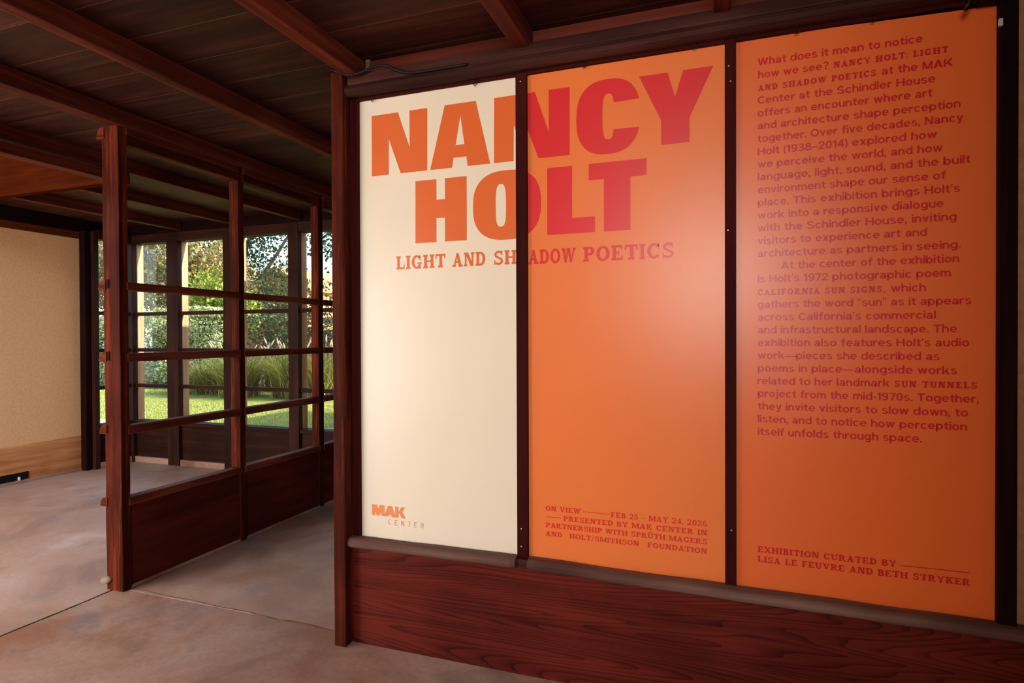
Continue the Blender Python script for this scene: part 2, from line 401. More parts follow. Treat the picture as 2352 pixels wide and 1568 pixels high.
# ------------------------------------------------------------------ floor
bm = bx(-3.083, 1.5, -2.8, 4.9, -.12, 0, bev=0)
struct(obj('floor', bm, FLOOR))
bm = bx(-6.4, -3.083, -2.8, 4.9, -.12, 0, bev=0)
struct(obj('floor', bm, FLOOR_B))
# corridor slab: a few millimetres proud behind the threshold line
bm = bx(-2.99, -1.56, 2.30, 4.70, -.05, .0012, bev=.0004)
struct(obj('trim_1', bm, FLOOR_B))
# joints between the slabs, filled with dirt: dark greenish on the left, brown at the threshold
JOINT = noisy('dark_joint_filler', lin(36, 42, 36), lin(62, 66, 56), 20, .95, .3)
JOINT_B = noisy('brown_joint_filler', lin(92, 58, 38), lin(150, 108, 80), 9, .95, .3)
def joint(name, p0, p1, mat, w0, wv, wob, n=80):
    bm = bmesh.new(); prev = None
    p0 = Vector(p0); p1 = Vector(p1); d = (p1-p0).normalized(); sdir = Vector((-d.y, d.x, 0))
    for i in range(n+1):
        p = p0.lerp(p1, i/n)
        p = p+sdir*(wob*math.sin(i*.31)+wob*noise.noise(p*5))
        w = w0+wv*abs(noise.noise(p*9+Vector((5, 0, 0))))
        cur = [bm.verts.new(p-sdir*w+Vector((0, 0, .0014))), bm.verts.new(p+Vector((0, 0, .0024))), bm.verts.new(p+sdir*w+Vector((0, 0, .0014)))]
        if prev:
            for k in range(2): bm.faces.new((prev[k], prev[k+1], cur[k+1], cur[k]))
        prev = cur
    return struct(obj(name, bm, mat))
joint('trim_2', (-3.083, 2.27, 0), (-3.083, -2.7, 0), JOINT, .0042, .006, .006, 120)
joint('trim_5', (-2.99, 2.322, 0), (-1.60, 2.288, 0), JOINT_B, .0030, .006, .004)

# ------------------------------------------------------------------ ceiling
bm = bmesh.new()
add_box(bm, -3.80, 1.5, -2.8, 4.86, CEIL, CEIL+.12, bev=0)
add_box(bm, -6.45, -3.80, 2.945, 4.86, CEIL, CEIL+.12, bev=0)
struct(obj('ceiling', bm, PLANKS))
bm = bx(-6.45, -3.80, -2.8, 3.0, 3.02, 3.14, bev=0)
struct(obj('ceiling', bm, PLANKS))
bm = bmesh.new()
add_box(bm, -6.45, -6.19, -2.8, 3.06, 2.6, 3.02, bev=0)
add_box(bm, -3.80, -3.70, -2.8, 3.06, CEIL+.12, 3.14, bev=0)
struct(obj('trim_3', bm, ORANGEW[1]))

def beam(x0, x1, y0, y1, z0, label, mat=None):
    bm = bx(x0, x1, y0, y1, z0, CEIL, bev=.006)
    worn(bm, .002, 5, 1, 16)
    o = obj('ceiling_beam', bm, mat or BEAM[1])
    tag(o, label, 'beam', 'ceiling beams')
    return o
beam(-.03, .028, -2.7, 2.25, BEAM_B, 'dark wooden ceiling beam ending above the right-hand mullion of the display panels')
beam(-.766, -.705, -2.7, 2.25, BEAM_B, 'reddish wooden ceiling beam ending on the header above the first mullion')
beam(-1.535, -1.479, -2.7, 2.27, BEAM_B, 'reddish wooden ceiling beam ending at the post beside the cream panel')
beam(-2.322, -2.266, -2.7, 4.70, BEAM_B, 'long wooden ceiling beam crossing above the middle of the open doorway')
beam(-3.075, -2.988, -2.7, 4.70, BEAM_B, 'wooden ceiling beam running directly above the glazed partition')
beam(-3.86, -3.80, -2.7, 4.70, BEAM_B, 'dark ceiling beam just left of and beyond the glazed partition')
beam(-4.62, -4.56, 2.95, 4.70, BEAM_B, 'dark ceiling beam beyond the orange-brown fascia, nearer the partition')
beam(-5.38, -5.32, 2.95, 4.70, BEAM_B, 'dark ceiling beam beyond the orange-brown fascia, nearer the plaster wall')

# lower purlin carrying the beam left of the partition, and the orange-brown fascia
bm = bx(-3.87, -3.79, -2.7, 2.95, 2.388, 2.455, bev=.006); worn(bm, .002, 5, 1, 14)
tag(obj('lintel_beam', bm, BEAM[1]), 'lower wooden lintel hung under the dark beam at upper left', 'beam')
bm = bx(-6.19, -3.80, 2.89, 2.95, 2.400, 3.02, bev=.004)
tag(obj('fascia_board', bm, FASCIAW), 'wide orange-brown fascia board crossing the ceiling at upper left', 'board')

# ------------------------------------------------------------------ display wall (front wall)
wf = empty('wall_front', (-.35, 2.28, 0), kind='structure')
def wpart(name, bm, mat, label=None, parent=None, smooth=False):
    o = obj(name, bm, mat, parent or wf, smooth)
    if label: o['label'] = label
    return o
# end post, rounded by wear
bm = bx(-1.602, -1.542, 2.176, 2.30, 0, 2.497, bev=.010, seg=3)
worn(bm, .0035, 4, 2, 26)
wpart('post', bm, POST[2])
bm = bx(-1.545, -1.503, 2.236, 2.2485, .44, 2.395, bev=.003)
wpart('frame_strip', bm, FRAME[2], 'dark red painted strip beside the cream panel')
def yz_prism(prof, x0, x1):
    bm = bmesh.new()
    a = [bm.verts.new((x0, y, z)) for y, z in prof]; b = [bm.verts.new((x1, y, z)) for y, z in prof]
    n = len(prof)
    for k in range(n): bm.faces.new((a[k], a[(k+1) % n], b[(k+1) % n], b[k]))
    bm.faces.new(a[::-1]); bm.faces.new(b)
    return bm
# header: upper plate and a lower, rounded rail
bm = yz_prism([(2.20, 2.440), (2.198, 2.446), (2.20, 2.486), (2.36, 2.486), (2.36, 2.440)], -1.53, 1.45)
worn(bm, .003, 3, 0, 30); wpart('header_plate', bm, HEAD)
bm = yz_prism([(2.20, 2.396), (2.190, 2.404), (2.188, 2.420), (2.196, 2.437), (2.246, 2.437), (2.246, 2.394), (2.21, 2.392)], -1.565, 1.45)
worn(bm, .003, 3, 0, 30); wpart('header_rail', bm, HEAD)
bm = bx(-1.53, 1.45, 2.262, 2.30, 2.486, 2.56, bev=.002)
wpart('frieze_board', bm, wood('frieze_redwood', 0, lin(60, 22, 16), lin(100, 42, 30), lin(122, 58, 42)))
for x0, x1 in ((-1.503, -.7735), (-.7265, .0095), (.0475, .806)):
    wpart('panel_stop', bx(x0, x1, 2.236, 2.2485, 2.3820, 2.3945, bev=.002), FRAME[0])
# mullions with screws
for (x0, x1, scr, lab) in ((-.7735, -.7265, [(-.7516, 2.3584), (-.7553, .5822), (-.7556, .5122)], None), (.0095, .0470, [(.0231, 2.2993), (.0289, 2.2447), (.0197, 1.7216), (.0305, .6593)], None)):
    mo = wpart('mullion', bx(x0, x1, 2.236, 2.2485, .455, 2.393, bev=.003), FRAME[2])
    for (sx, sz) in scr:
        b = bmesh.new()
        add_tube(b, [(sx, 2.2366, sz), (sx, 2.2350, sz), (sx, 2.2343, sz)], [.0034, .0034, .0018], 10)
        obj('screw_head', b, STEEL, mo)
bm = bx(.803, .852, 2.225, 2.2485, .44, 2.42, bev=.003)
wpart('end_mullion', bm, DARKW[2], 'nearly black upright right of the dark orange panel')
wpart('plaster_bay', bx(.846, 1.45, 2.256, 2.34, .44, 2.44, bev=.002), PLASTER_R, 'tan plaster field right of the panels')
# sill in two lengths, rounded nose, meeting at the first mullion
def sill_prof(dz=0):
    p = []
    for k in range(9):
        a = math.pi/2+math.pi*k/8
        p.append((2.214+.022*math.cos(a), .445+dz+.021*math.sin(a)))
    return p+[(2.243, .424+dz), (2.243, .468+dz)]
def sill(x0, x1, z0, z1):
    bm = yz_prism(sill_prof(), x0, x1)
    worn(bm, .004, 5, 0, 36)
    for v in bm.verts:
        t = (v.co.x-x0)/(x1-x0); v.co.z += z0+(z1-z0)*t
    for v in bm.verts:      # worn, rounded ends
        e = min(abs(v.co.x-x0), abs(v.co.x-x1))
        if e < .012 and v.co.y < 2.232: v.co.y += .008
    return wpart('sill', bm, SILL)
sill(-1.557, -.772, .004, .008)
sill(-.722, 1.45, .008, -.020)
wpart('sill_block', bx(-.772, -.722, 2.215, 2.243, .43, .468, bev=.006), HEAD)
# redwood board below the sill
bm = bx(-1.541, 1.45, 2.232, 2.262, 0, .440, bev=.006)
wpart('wainscot_board', bm, WAINS, 'wide red-brown plank with dark wavy grain below the sill')
wpart('backing', bx(-1.53, 1.45, 2.266, 2.30, .03, 2.48, bev=0), DARKW[0])
b = bmesh.new(); add_box(b, .7985, .8085, 2.215, 2.2245, 2.292, 2.314, bev=.001)
tag(obj('plastic_clip', b, WHITEP), 'tiny whitish clip at the upper right edge of the dark orange panel', 'clip')

# ------------------------------------------------------------------ display panels and lettering
def quad_panel(name, tl, tr, bl, br, mat):
    bm = bmesh.new()
    y0, y1 = D, D+.012
    f = [bm.verts.new((p[0], y0, p[1])) for p in (tl, tr, br, bl)]
    b = [bm.verts.new((p[0], y1, p[1])) for p in (tl, tr, br, bl)]
    bm.faces.new(f); bm.faces.new(b[::-1])
    for k in range(4): bm.faces.new((f[k], b[k], b[(k+1) % 4], f[(k+1) % 4]))
    return obj(name, bm, mat)
panel_a = tag(quad_panel('display_panel', (-1.5034, 2.3839), (-.7725, 2.3839), (-1.5100, .4600), (-.7735, .4662), CREAM),
              'cream display panel with big orange title letters and a small orange logo near its foot', 'sign')
panel_b = tag(quad_panel('display_panel', (-.727, 2.3856), (.0100, 2.3863), (-.7275, .4662), (.0100, .4640), ORANGE),
              'bright orange display panel with big red title letters, between the two mullions', 'sign')
panel_c = tag(quad_panel('display_panel', (.0465, 2.3907), (.8045, 2.371), (.0470, .4600), (.8060, .4460), ORANGE_C),
              'orange display panel covered with a long red paragraph, rightmost of the three', 'sign')

TXT_Y0, TXT_Y1 = D-.0010, D-.0002
def flat_mesh(polys, y0=TXT_Y0, y1=TXT_Y1):
    """polys: list of (outer, [holes]) in (x, z); returns a thin printed layer"""
    bm = bmesh.new()
    for outer, holes in polys:
        vs_ = []; es = []
        for loop in [outer]+holes:
            lv = [bm.verts.new((p[0], y0, p[1])) for p in loop]
            vs_ += lv
            es += [bm.edges.new((lv[k], lv[(k+1) % len(lv)])) for k in range(len(lv))]
        bmesh.ops.triangle_fill(bm, use_beauty=True, use_dissolve=False, edges=es, normal=(0, -1, 0))
    return bm
HT, HB = 2.3135, 2.0512      # first title line
GT, GB = 2.0106, 1.7470      # second title line
title_a = [
 ([(-1.4424, HT), (-1.3125, HT), (-1.2562, 2.1560), (-1.2560, HT), (-1.1712, HT), (-1.1735, HB), (-1.3000, HB), (-1.3580, 2.2064), (-1.3590, HB), (-1.4430, HB)], []),
 ([(-1.0900, HT), (-.9500, HT), (-.8873, HB), (-.9868, HB), (-.9926, 2.0914), (-1.0512, 2.0914), (-1.0578, HB), (-1.1589, HB)], [[(-1.0190, 2.2650), (-1.0013, 2.1425), (-1.0413, 2.1425)]]),
 ([(-.8690, HT), (-.7726, HT), (-.7726, 2.1600), (-.7852, 2.1960), (-.7868, HB), (-.8710, HB)], []),
 ([(-1.2290, GT), (-1.1307, GT), (-1.1307, 1.9240), (-1.0908, 1.9240), (-1.0908, GT), (-.9918, GT), (-.9924, GB), (-1.0914, GB), (-1.0914, 1.8470), (-1.1314, 1.8470), (-1.1314, GB), (-1.2305, GB)], []),
]
def arc(cx, cz, rx, rz, a0, a1, n, p=2.0):
    out = []
    for k in range(n+1):
        a = math.radians(a0+(a1-a0)*k/n); c, s = math.cos(a), math.sin(a)
        out.append((cx+rx*math.copysign(abs(c)**(2/p), c), cz+rz*math.copysign(abs(s)**(2/p), s)))
    return out
O_CX, O_CZ, O_RX, O_RZ = -.8185, 1.8785, .1455, .1395
o_outer = arc(O_CX, O_CZ, O_RX, O_RZ, 0, 360, 72, 2.55)[:-1]
o_inner = arc(-.8420, 1.8785, .0225, .0855, 0, 360, 40, 3.2)[:-1]
def clip_x(poly, x, keep_left):
    out = []
    n = len(poly)
    for k in range(n):
        a, b = poly[k], poly[(k+1) % n]
        ia = (a[0] <= x) == keep_left; ib = (b[0] <= x) == keep_left
        if ia: out.append(a)
        if ia != ib:
            t = (x-a[0])/(b[0]-a[0]); out.append((x, a[1]+t*(b[1]-a[1])))
    return out
title_a.append((clip_x(o_outer, -.7726, True), [o_inner]))
title_b = [
 ([(-.7268, HT), (-.6970, HT), (-.6402, 2.1490), (-.6398, HT), (-.5560, HT), (-.5565, HB), (-.6820, HB), (-.7268, 2.1690)], []),
 ([(-.2908, HT), (-.1879, HT), (-.1614, 2.2210), (-.1326, HT), (-.0294, HT), (-.1108, 2.1412), (-.1108, HB), (-.2109, HB), (-.2112, 2.1420)], []),
 ([(-.6472, GT-.002), (-.5472, GT-.002), (-.5476, 1.8070), (-.4577, 1.8070), (-.4583, GB), (-.6478, GB)], []),
 ([(-.4817, GT-.002), (-.2640, GT-.002), (-.2640, 1.9466), (-.3234, 1.9466), (-.3240, GB), (-.4233, GB), (-.4235, 1.9460), (-.4817, 1.9460)], []),
 (clip_x(o_outer, -.7268, False), []),
]
CZ = 2.1808
c_outer = [p for p in arc(-.4080, CZ, .1215, .1415, 17, 343, 64, 2.5)]
c_inner = [p for p in arc(-.4060, CZ, .0222, .0862, -27, -333, 40, 3.0)]
title_b.append((c_outer+c_inner, []))
t_ = obj('title_lettering', flat_mesh(title_a), INK_O, panel_a); t_['label'] = 'big orange heavy title letters'
t_ = obj('title_lettering', flat_mesh(title_b), INK_R, panel_b); t_['label'] = 'big red heavy title letters'

# --- slab-serif capitals, drawn as strokes on a cap height of 1
T_, H_, S_, O_ = .25, .15, .145, .085
def R(x0, z0, x1, z1): return [(x0, z0), (x1, z0), (x1, z1), (x0, z1)]
def ring(cx, cz, rx, rz, a0, a1, t=None, h=None, n=14):
    t = T_ if t is None else t; h = H_ if h is None else h
    out = []
    pr = None
    for k in range(n+1):
        a = math.radians(a0+(a1-a0)*k/n); c, s = math.cos(a), math.sin(a)
        cur = ((cx+rx*c, cz+rz*s), (cx+(rx-t)*c, cz+(rz-h)*s))
        if pr: out.append([pr[0], cur[0], cur[1], pr[1]])
        pr = cur
    return out
def stem(x, top=True, bot=True, o=None):
    o = O_ if o is None else o
    r = [R(x, 0, x+T_, 1)]
    if bot: r.append(R(x-o, 0, x+T_+o, S_))
    if top: r.append(R(x-o, 1-S_, x+T_+o, 1))
    return r
def glyph(ch):
    t, h, s, o = T_, H_, S_, O_
    n = t*.60          # thin strokes
    if ch == 'I': return stem(o), t+2*o
    if ch == 'L': return stem(o)+[R(o, 0, .80, h), R(.70, 0, .80, .36)], .82
    if ch == 'A': return [[(.10, 0), (.10+n, 0), (.57, 1), (.43, 1)], [(.38, 1), (.61, 1), (.93, 0), (.93-t*1.15, 0)], R(.24, .27, .76, .27+h), R(0, 0, .34, s), R(.58, 0, 1.03, s)], 1.03
    if ch == 'B': return stem(o)+[R(o, .47, .45, .47+h), R(o, 0, .47, h), R(o, 1-h, .45, 1)]+ring(.45, .735, .32, .265, -90, 90)+ring(.47, .26, .37, .26+.05, -90, 90), .86
    if ch == 'C': return ring(.49, .5, .48, .51, 42, 322, n=26)+[R(.76, .62, .85, 1.0)], .92
    if ch == 'G': return ring(.49, .5, .48, .51, 42, 322, n=26)+[R(.76, .62, .85, 1.0), R(.68, 0, .86, .44), R(.54, .36, .98, .46)], 1.0
    if ch == 'D': return stem(o)+[R(o, 0, .45, h), R(o, 1-h, .45, 1)]+ring(.45, .5, .48, .5, -90, 90), .95
    if ch == 'E': return stem(o)+[R(o, 0, .82, h), R(o, 1-h, .78, 1), R(o, .45, .58, .55), R(.73, 0, .82, .32), R(.69, .70, .78, 1), R(.50, .34, .58, .66)], .86
    if ch == 'F': return stem(o)+[R(o, 1-h, .80, 1), R(o, .45, .58, .55), R(.71, .68, .80, 1), R(.50, .33, .58, .67)], .84
    if ch == 'H': return stem(o)+stem(.70)+[R(o, .45, .8, .56)], .70+t+o
    if ch == 'K': return stem(o)+[[(.22, .36), (.34, .30), (.86, 1), (.68, 1)], [(.36, .56), (.52, .70), (.96, 0), (.72, 0)], R(.56, 1-s, .95, 1), R(.62, 0, 1.02, s)], 1.02
    if ch == 'M': return [R(o, 0, o+n, 1), R(.98, 0, .98+t, 1), R(0, 0, .30, s), R(.88, 0, 1.26, s), R(0, 1-s, .24, 1), R(1.02, 1-s, 1.26, 1), [(.09, 1), (.09+t*1.15, 1), (.70, .06), (.54, .06)], [(.98, 1), (.98+n, 1), (.68, .06), (.56, .06)]], 1.26
    if ch == 'N': return [R(o, 0, o+n, 1), R(.91-n, 0, .91, 1), R(0, 0, .30, s), R(0, 1-s, .28, 1), R(.68, 1-s, 1.02, 1), [(.09, 1), (.09+t*1.25, 1), (.91, 0), (.91-t*1.05, 0)]], 1.02
    if ch == 'O': return ring(.5, .5, .50, .51, 0, 360, n=32), 1.0
    if ch == 'P': return stem(o)+[R(o, 1-h, .48, 1), R(o, .42, .48, .42+h)]+ring(.47, .71, .36, .29, -90, 90), .84
    if ch == 'R': return stem(o)+[R(o, 1-h, .48, 1), R(o, .45, .48, .45+h)]+ring(.47, .725, .35, .275, -90, 90)+[[(.42, .50), (.62, .50), (.90, 0), (.70, 0)], R(.72, 0, 1.0, s)], 1.0
    if ch == 'S': return ring(.42, .735, .36, .275, 25, 270, .17)+ring(.42, .265, .38, .275, -155, 90, .17)+[R(.66, .68, .75, 1.0), R(.04, 0, .13, .34)], .82
    if ch == 'T': return [R(.36, 0, .36+t, 1), R(.24, 0, .67, s), R(0, 1-h, .91, 1), R(0, .66, .09, 1), R(.82, .66, .91, 1)], .91
    if ch in 'UÜ':
        p = [R(o, .3, o+t, 1), R(.85-n, .3, .85, 1), R(0, 1-s, .36, 1), R(.63, 1-s, .96, 1)]+ring(.4675, .33, .3825, .34, 180, 360, .16)
        if ch == 'Ü': p += [R(.26, 1.09, .42, 1.24), R(.54, 1.09, .70, 1.24)]
        return p, .96
    if ch == 'V': return [[(.08, 1), (.08+t*1.15, 1), (.60, 0), (.42, 0)], [(.95-n, 1), (.95, 1), (.60, 0), (.46, 0)], R(0, 1-s, .38, 1), R(.70, 1-s, 1.03, 1)], 1.03
    if ch == 'W': return [[(.06, 1), (.06+t*1.1, 1), (.48, 0), (.32, 0)], [(.72-n, 1), (.72, 1), (.48, 0), (.36, 0)], [(.57, 1), (.57+t*1.1, 1), (1.0, 0), (.84, 0)], [(1.32-n, 1), (1.32, 1), (1.0, 0), (.88, 0)], R(0, 1-s, .34, 1), R(.50, 1-s, .84, 1), R(1.10, 1-s, 1.40, 1)], 1.40
    if ch == 'X': return [[(.06, 1), (.28, 1), (.92, 0), (.70, 0)], [(.91-n, 1), (.91, 1), (.08+n, 0), (.08, 0)], R(0, 0, .32, s), R(.60, 0, 1.0, s), R(0, 1-s, .38, 1), R(.66, 1-s, .98, 1)], 1.0
    if ch == 'Y': return [R(.40, 0, .40+t, .48), R(.28, 0, .70, s), [(.06, 1), (.28, 1), (.58, .40), (.40, .40)], [(.94-n, 1), (.94, 1), (.60, .38), (.44, .38)], R(0, 1-s, .36, 1), R(.68, 1-s, 1.0, 1)], 1.0
    if ch == '0': return ring(.38, .5, .38, .51, 0, 360, n=28), .76
    if ch == '2': return ring(.36, .70, .36, .31, -20, 180, .17)+[[(.70, .56), (.52, .62), (.02, .12), (.2, .08)], R(0, 0, .74, .14), R(.65, 0, .74, .27)], .76
    if ch == '4': return [R(.42, 0, .59, 1), R(.30, 0, .71, s), R(0, .24, .76, .35), [(.44, 1), (.58, 1), (.13, .26), (0, .26)]], .76
    if ch == '5': return ring(.36, .32, .37, .33, -150, 130, .17)+[R(.08, .5, .19, 1), R(.08, .86, .66, 1), R(0, 0.1, .12, .3)], .74
    if ch == '6': return ring(.38, .31, .37, .32, 0, 360, .16, n=24)+ring(.44, .5, .43, .51, 60, 200, .16)+[], .76
    if ch == ',': return [R(.02, 0, .20, .17), [(.08, 0), (.20, 0), (.10, -.2), (.02, -.2)]], .22
    if ch == ':': return [R(.03, 0, .21, .18), R(.03, .5, .21, .68)], .24
    if ch == '–': return [R(.06, .34, .52, .44)], .58
    if ch == '/': return [[(0, -.08), (.11, -.08), (.48, 1.08), (.37, 1.08)]], .48
    return [], .42
def slab_polys(txt, x0, x1, base, cap, gap=.13, weight=(.25, .15, .145)):
    global T_, H_, S_
    T_, H_, S_ = weight
    out = []; cur = 0
    for ch in txt:
        g, w = glyph(ch)
        out += [[(cur+p[0], p[1]) for p in q] for q in g]
        cur += w+gap
    cur -= gap
    k = (x1-x0)/cur
    return [[(x0+p[0]*k, base+p[1]*cap) for p in q] for q in out]
def rule(x0, x1, z, th): return [(x0, z-th/2), (x1, z-th/2), (x1, z+th/2), (x0, z+th/2)]
def polys_bm(quads, y=TXT_Y0):
    bm = bmesh.new()
    for k, q in enumerate(quads):      # each stroke lies a hair above the one before, like overlapping cut film
        a = [bm.verts.new((p[0], y-.00004*(k % 13), p[1])) for p in q]
        bm.faces.new(a)
    return bm
def sheet_obj(name, quads, mat, parent):
    bm = polys_bm(quads)
    me = bpy.data.meshes.new(name); 
    bmesh.ops.recalc_face_normals(bm, faces=bm.faces)
    for f in bm.faces:
        if f.normal.y > 0: f.normal_flip()
    bm.to_mesh(me); bm.free()
    return link_mesh(name, me, mat, parent)

for word, x0, x1, ink, par in (('LIGHT', -1.3235, -1.0910, INK_O, panel_a), ('AND', -1.0580, -.9102, INK_O, panel_a), ('SH', -.8733, -.7760, INK_O, panel_a),
                               ('ADOW', -.7259, -.5338, INK_R2, panel_b), ('POETICS', -.5035, -.1666, INK_R2, panel_b)):
    sheet_obj('subtitle_word', slab_polys(word, x0, x1, 1.6395 if par is panel_a else 1.6355, .0565), ink, par)
q = slab_polys('ON VIEW', -.6590, -.5171, .6612, .0200)+[rule(-.509, -.4065, .6709, .0024)]+slab_polys('FEB 25 – MAY 24, 2026', -.4003, -.0522, .6602, .0200)
q += [rule(-.658, -.5945, .6374, .0024)]+slab_polys('PRESENTED BY MAK CENTER IN', -.5863, -.0522, .6277, .0195)
q += slab_polys('PARTNERSHIP WITH SPRÜTH MAGERS', -.6580, -.0515, .5955, .0190, .10)
q += slab_polys('AND', -.6594, -.5915, .5618, .0190)+slab_polys('HOLT/SMITHSON', -.5621, -.2947, .5618, .0190)+slab_polys('FOUNDATION', -.2638, -.0523, .5612, .0190)
sheet_obj('credit_lettering', q, INK_R2, panel_b)
q = slab_polys('EXHIBITION CURATED BY', .1175, .5377, .5886, .0208)+[rule(.5498, .7375, .5952, .0026)]
q += slab_polys('LISA LE FEUVRE AND BETH STRYKER', .1175, .7400, .5540, .0208)
sheet_obj('credit_lettering', q, INK_C, panel_c)

# --- wide grotesque letters for the paragraph and the logo, x-height .74 of the cap height
t2, h2 = .185, .15
def D4(x0, x1, z1, u0, u1, z0): return [(x0, z1), (x1, z1), (u1, z0), (u0, z0)]
def arch(x0, x1): return ring((x0+x1)/2, .40, (x1-x0)/2, .355, 0, 180, t2, h2, 12)+[R(x1-t2, 0, x1, .41)]
def bowl(cx=.365): return ring(cx, .37, .365, .385, 0, 360, t2, h2, 24)
def sans(ch):
    t, h = t2, h2
    if ch == 'a': return [R(.47, 0, .47+t, .46)]+ring(.345, .45, .31, .30, 0, 165, t, .14, 12)+ring(.29, .212, .29, .225, 0, 360, t, .125, 20), .68
    if ch == 'b': return [R(0, 0, t, 1.04)]+bowl(.375), .74
    if ch == 'c': return ring(.365, .37, .365, .385, 42, 318, t, h, 20), .68
    if ch == 'd': return [R(.55, 0, .55+t, 1.04)]+bowl(), .74
    if ch == 'e': return ring(.365, .37, .365, .385, 0, 318, t, h, 22)+[R(.06, .31, .725, .425)], .73
    if ch == 'f': return [R(.13, 0, .13+t, .78), R(0, .60, .49, .74), R(.38, 1.05-h, .50, 1.05)]+ring(.40, .76, .27, .29, 88, 180, t, h, 8), .48
    if ch == 'g': return bowl()+[R(.55, -.04, .55+t, .74)]+ring(.385, -.03, .35, .25, 205, 360, t, .14, 12), .74
    if ch == 'h': return [R(0, 0, t, 1.04)]+arch(0, .69), .69
    if ch == 'i': return [R(0, 0, t, .74), R(0, .87, t, 1.04)], t
    if ch == 'j': return [R(.1, -.08, .1+t, .74), R(.1, .87, .1+t, 1.04), R(-.06, -.28, .04, -.15)]+ring(.03, -.08, .255, .20, 268, 360, t, .13, 6), .285
    if ch == 'k': return [R(0, 0, t, 1.04), [(.16, .30), (.32, .24), (.70, .74), (.46, .74)], [(.26, .42), (.42, .48), (.74, 0), (.50, 0)]], .73
    if ch == 'l': return [R(0, 0, t, 1.04)], t
    if ch == 'm': return [R(0, 0, t, .74)]+arch(0, .62)+arch(.435, 1.055), 1.055
    if ch == 'n': return [R(0, 0, t, .74)]+arch(0, .69), .69
    if ch == 'o': return bowl(), .73
    if ch == 'p': return [R(0, -.27, t, .74)]+bowl(.375), .74
    if ch == 'r': return [R(0, 0, t, .74), R(.36, .745-h-.02, .47, .745)]+ring(.38, .40, .36, .345, 88, 180, t, h, 8), .46
    if ch == 's': return ring(.31, .548, .29, .205, 22, 270, .17, .125, 14)+ring(.32, .205, .32, .217, -158, 90, .17, .125, 14), .64
    if ch == 't': return [R(.13, .2, .13+t, .95), R(0, .60, .48, .74), R(.37, 0, .47, .14)]+ring(.38, .22, .25, .225, 180, 272, t, h, 8), .47
    if ch == 'u': return [R(0, .33, t, .74), R(.685-t, 0, .685, .74)]+ring(.3425, .345, .3425, .36, 180, 360, t, h, 12), .685
    if ch == 'v': return [D4(0, .20, .74, .25, .43, 0), D4(.48, .68, .74, .25, .43, 0)], .68
    if ch == 'w': return [D4(0, .19, .74, .21, .38, 0), D4(.42, .57, .74, .21, .38, 0), D4(.42, .59, .74, .63, .80, 0), D4(.82, 1.01, .74, .63, .80, 0)], 1.01
    if ch == 'x': return [D4(0, .24, .74, .48, .72, 0), D4(.47, .71, .74, 0, .23, 0)], .72
    if ch == 'y': return [D4(0, .20, .74, .27, .43, .02), D4(.49, .69, .74, .19, .38, -.27), R(.06, -.27, .27, -.13)], .69
    if ch == 'W': return [D4(0, .21, 1, .27, .47, 0), D4(.55, .72, 1, .27, .47, 0), D4(.56, .73, 1, .82, 1.02, 0), D4(1.08, 1.29, 1, .82, 1.02, 0)], 1.29
    if ch == 'M': return [R(0, 0, t, 1), R(.93-t+.12, 0, 1.05, 1), D4(0, .24, 1, .44, .60, 0), D4(.81, 1.05, 1, .45, .61, 0)], 1.05
    if ch == 'A': return [D4(.36, .60, 1, 0, .22, 0), D4(.36, .60, 1, .74, .96, 0), R(.20, .22, .76, .36)], .96
    if ch == 'K': return [R(0, 0, t+.01, 1), [(.16, .34), (.34, .30), (.90, 1), (.64, 1)], [(.30, .52), (.48, .62), (.95, 0), (.69, 0)]], .95
    if ch == 'C': return ring(.47, .5, .47, .515, 38, 322, .20, .16, 26), .88
    if ch == 'S': return ring(.42, .738, .385, .277, 18, 270, .20, .155, 18)+ring(.43, .272, .43, .287, -162, 90, .20, .155, 18), .86
    if ch == 'H': return [R(0, 0, .2, 1), R(.68, 0, .88, 1), R(.1, .43, .8, .58)], .88
    if ch == 'N': return [R(0, 0, .19, 1), R(.69, 0, .88, 1), D4(0, .23, 1, .65, .88, 0)], .88
    if ch == 'O': return ring(.49, .5, .49, .515, 0, 360, .20, .16, 30), .98
    if ch == 'T': return [R(.31, 0, .51, 1), R(0, .84, .82, 1)], .82
    if ch == 'E': return [R(0, 0, .2, 1), R(0, .84, .7, 1), R(0, .43, .66, .57), R(0, 0, .72, .16)], .72
    if ch == 'R': return [R(0, 0, .2, 1), R(0, .84, .45, 1), R(0, .40, .45, .55), [(.36, .45), (.58, .45), (.80, 0), (.57, 0)]]+ring(.44, .70, .34, .30, -90, 90, .2, .155, 12), .80
    if ch == '1': return [R(.20, 0, .39, 1), [(0, .70), (0, .84), (.24, 1), (.36, 1), (.30, .80)]], .42
    if ch == '9': return ring(.35, .69, .35, .325, 0, 360, t, .14, 22)+ring(.33, .45, .37, .465, 222, 380, t, .14, 14), .71
    if ch == '3': return ring(.33, .735, .32, .28, -80, 160, t, .14, 14)+ring(.34, .285, .36, .30, -160, 85, t, .14, 16)+[R(.22, .44, .42, .57)], .70
    if ch == '8': return ring(.355, .755, .31, .26, 0, 360, t, .13, 20)+ring(.355, .28, .355, .295, 0, 360, t, .13, 20), .71
    if ch == '2': return ring(.345, .69, .345, .325, -22, 175, t, .145, 14)+[[(.67, .60), (.49, .60), (.0, .13), (.24, .13)], R(0, 0, .70, .155)], .70
    if ch == '0': return ring(.355, .5, .355, .515, 0, 360, t, .15, 26), .71
    if ch == '4': return [R(.43, 0, .61, 1), R(0, .22, .73, .36), [(.40, 1), (.56, 1), (.20, .30), (0, .30)]], .73
    if ch == '7': return [R(0, .85, .67, 1), [(.46, .86), (.67, .86), (.36, 0), (.15, 0)]], .67
    if ch == '?': return ring(.33, .72, .33, .295, -60, 170, t, .145, 14)+[R(.24, .28, .42, .52), R(.24, 0, .43, .17)], .66
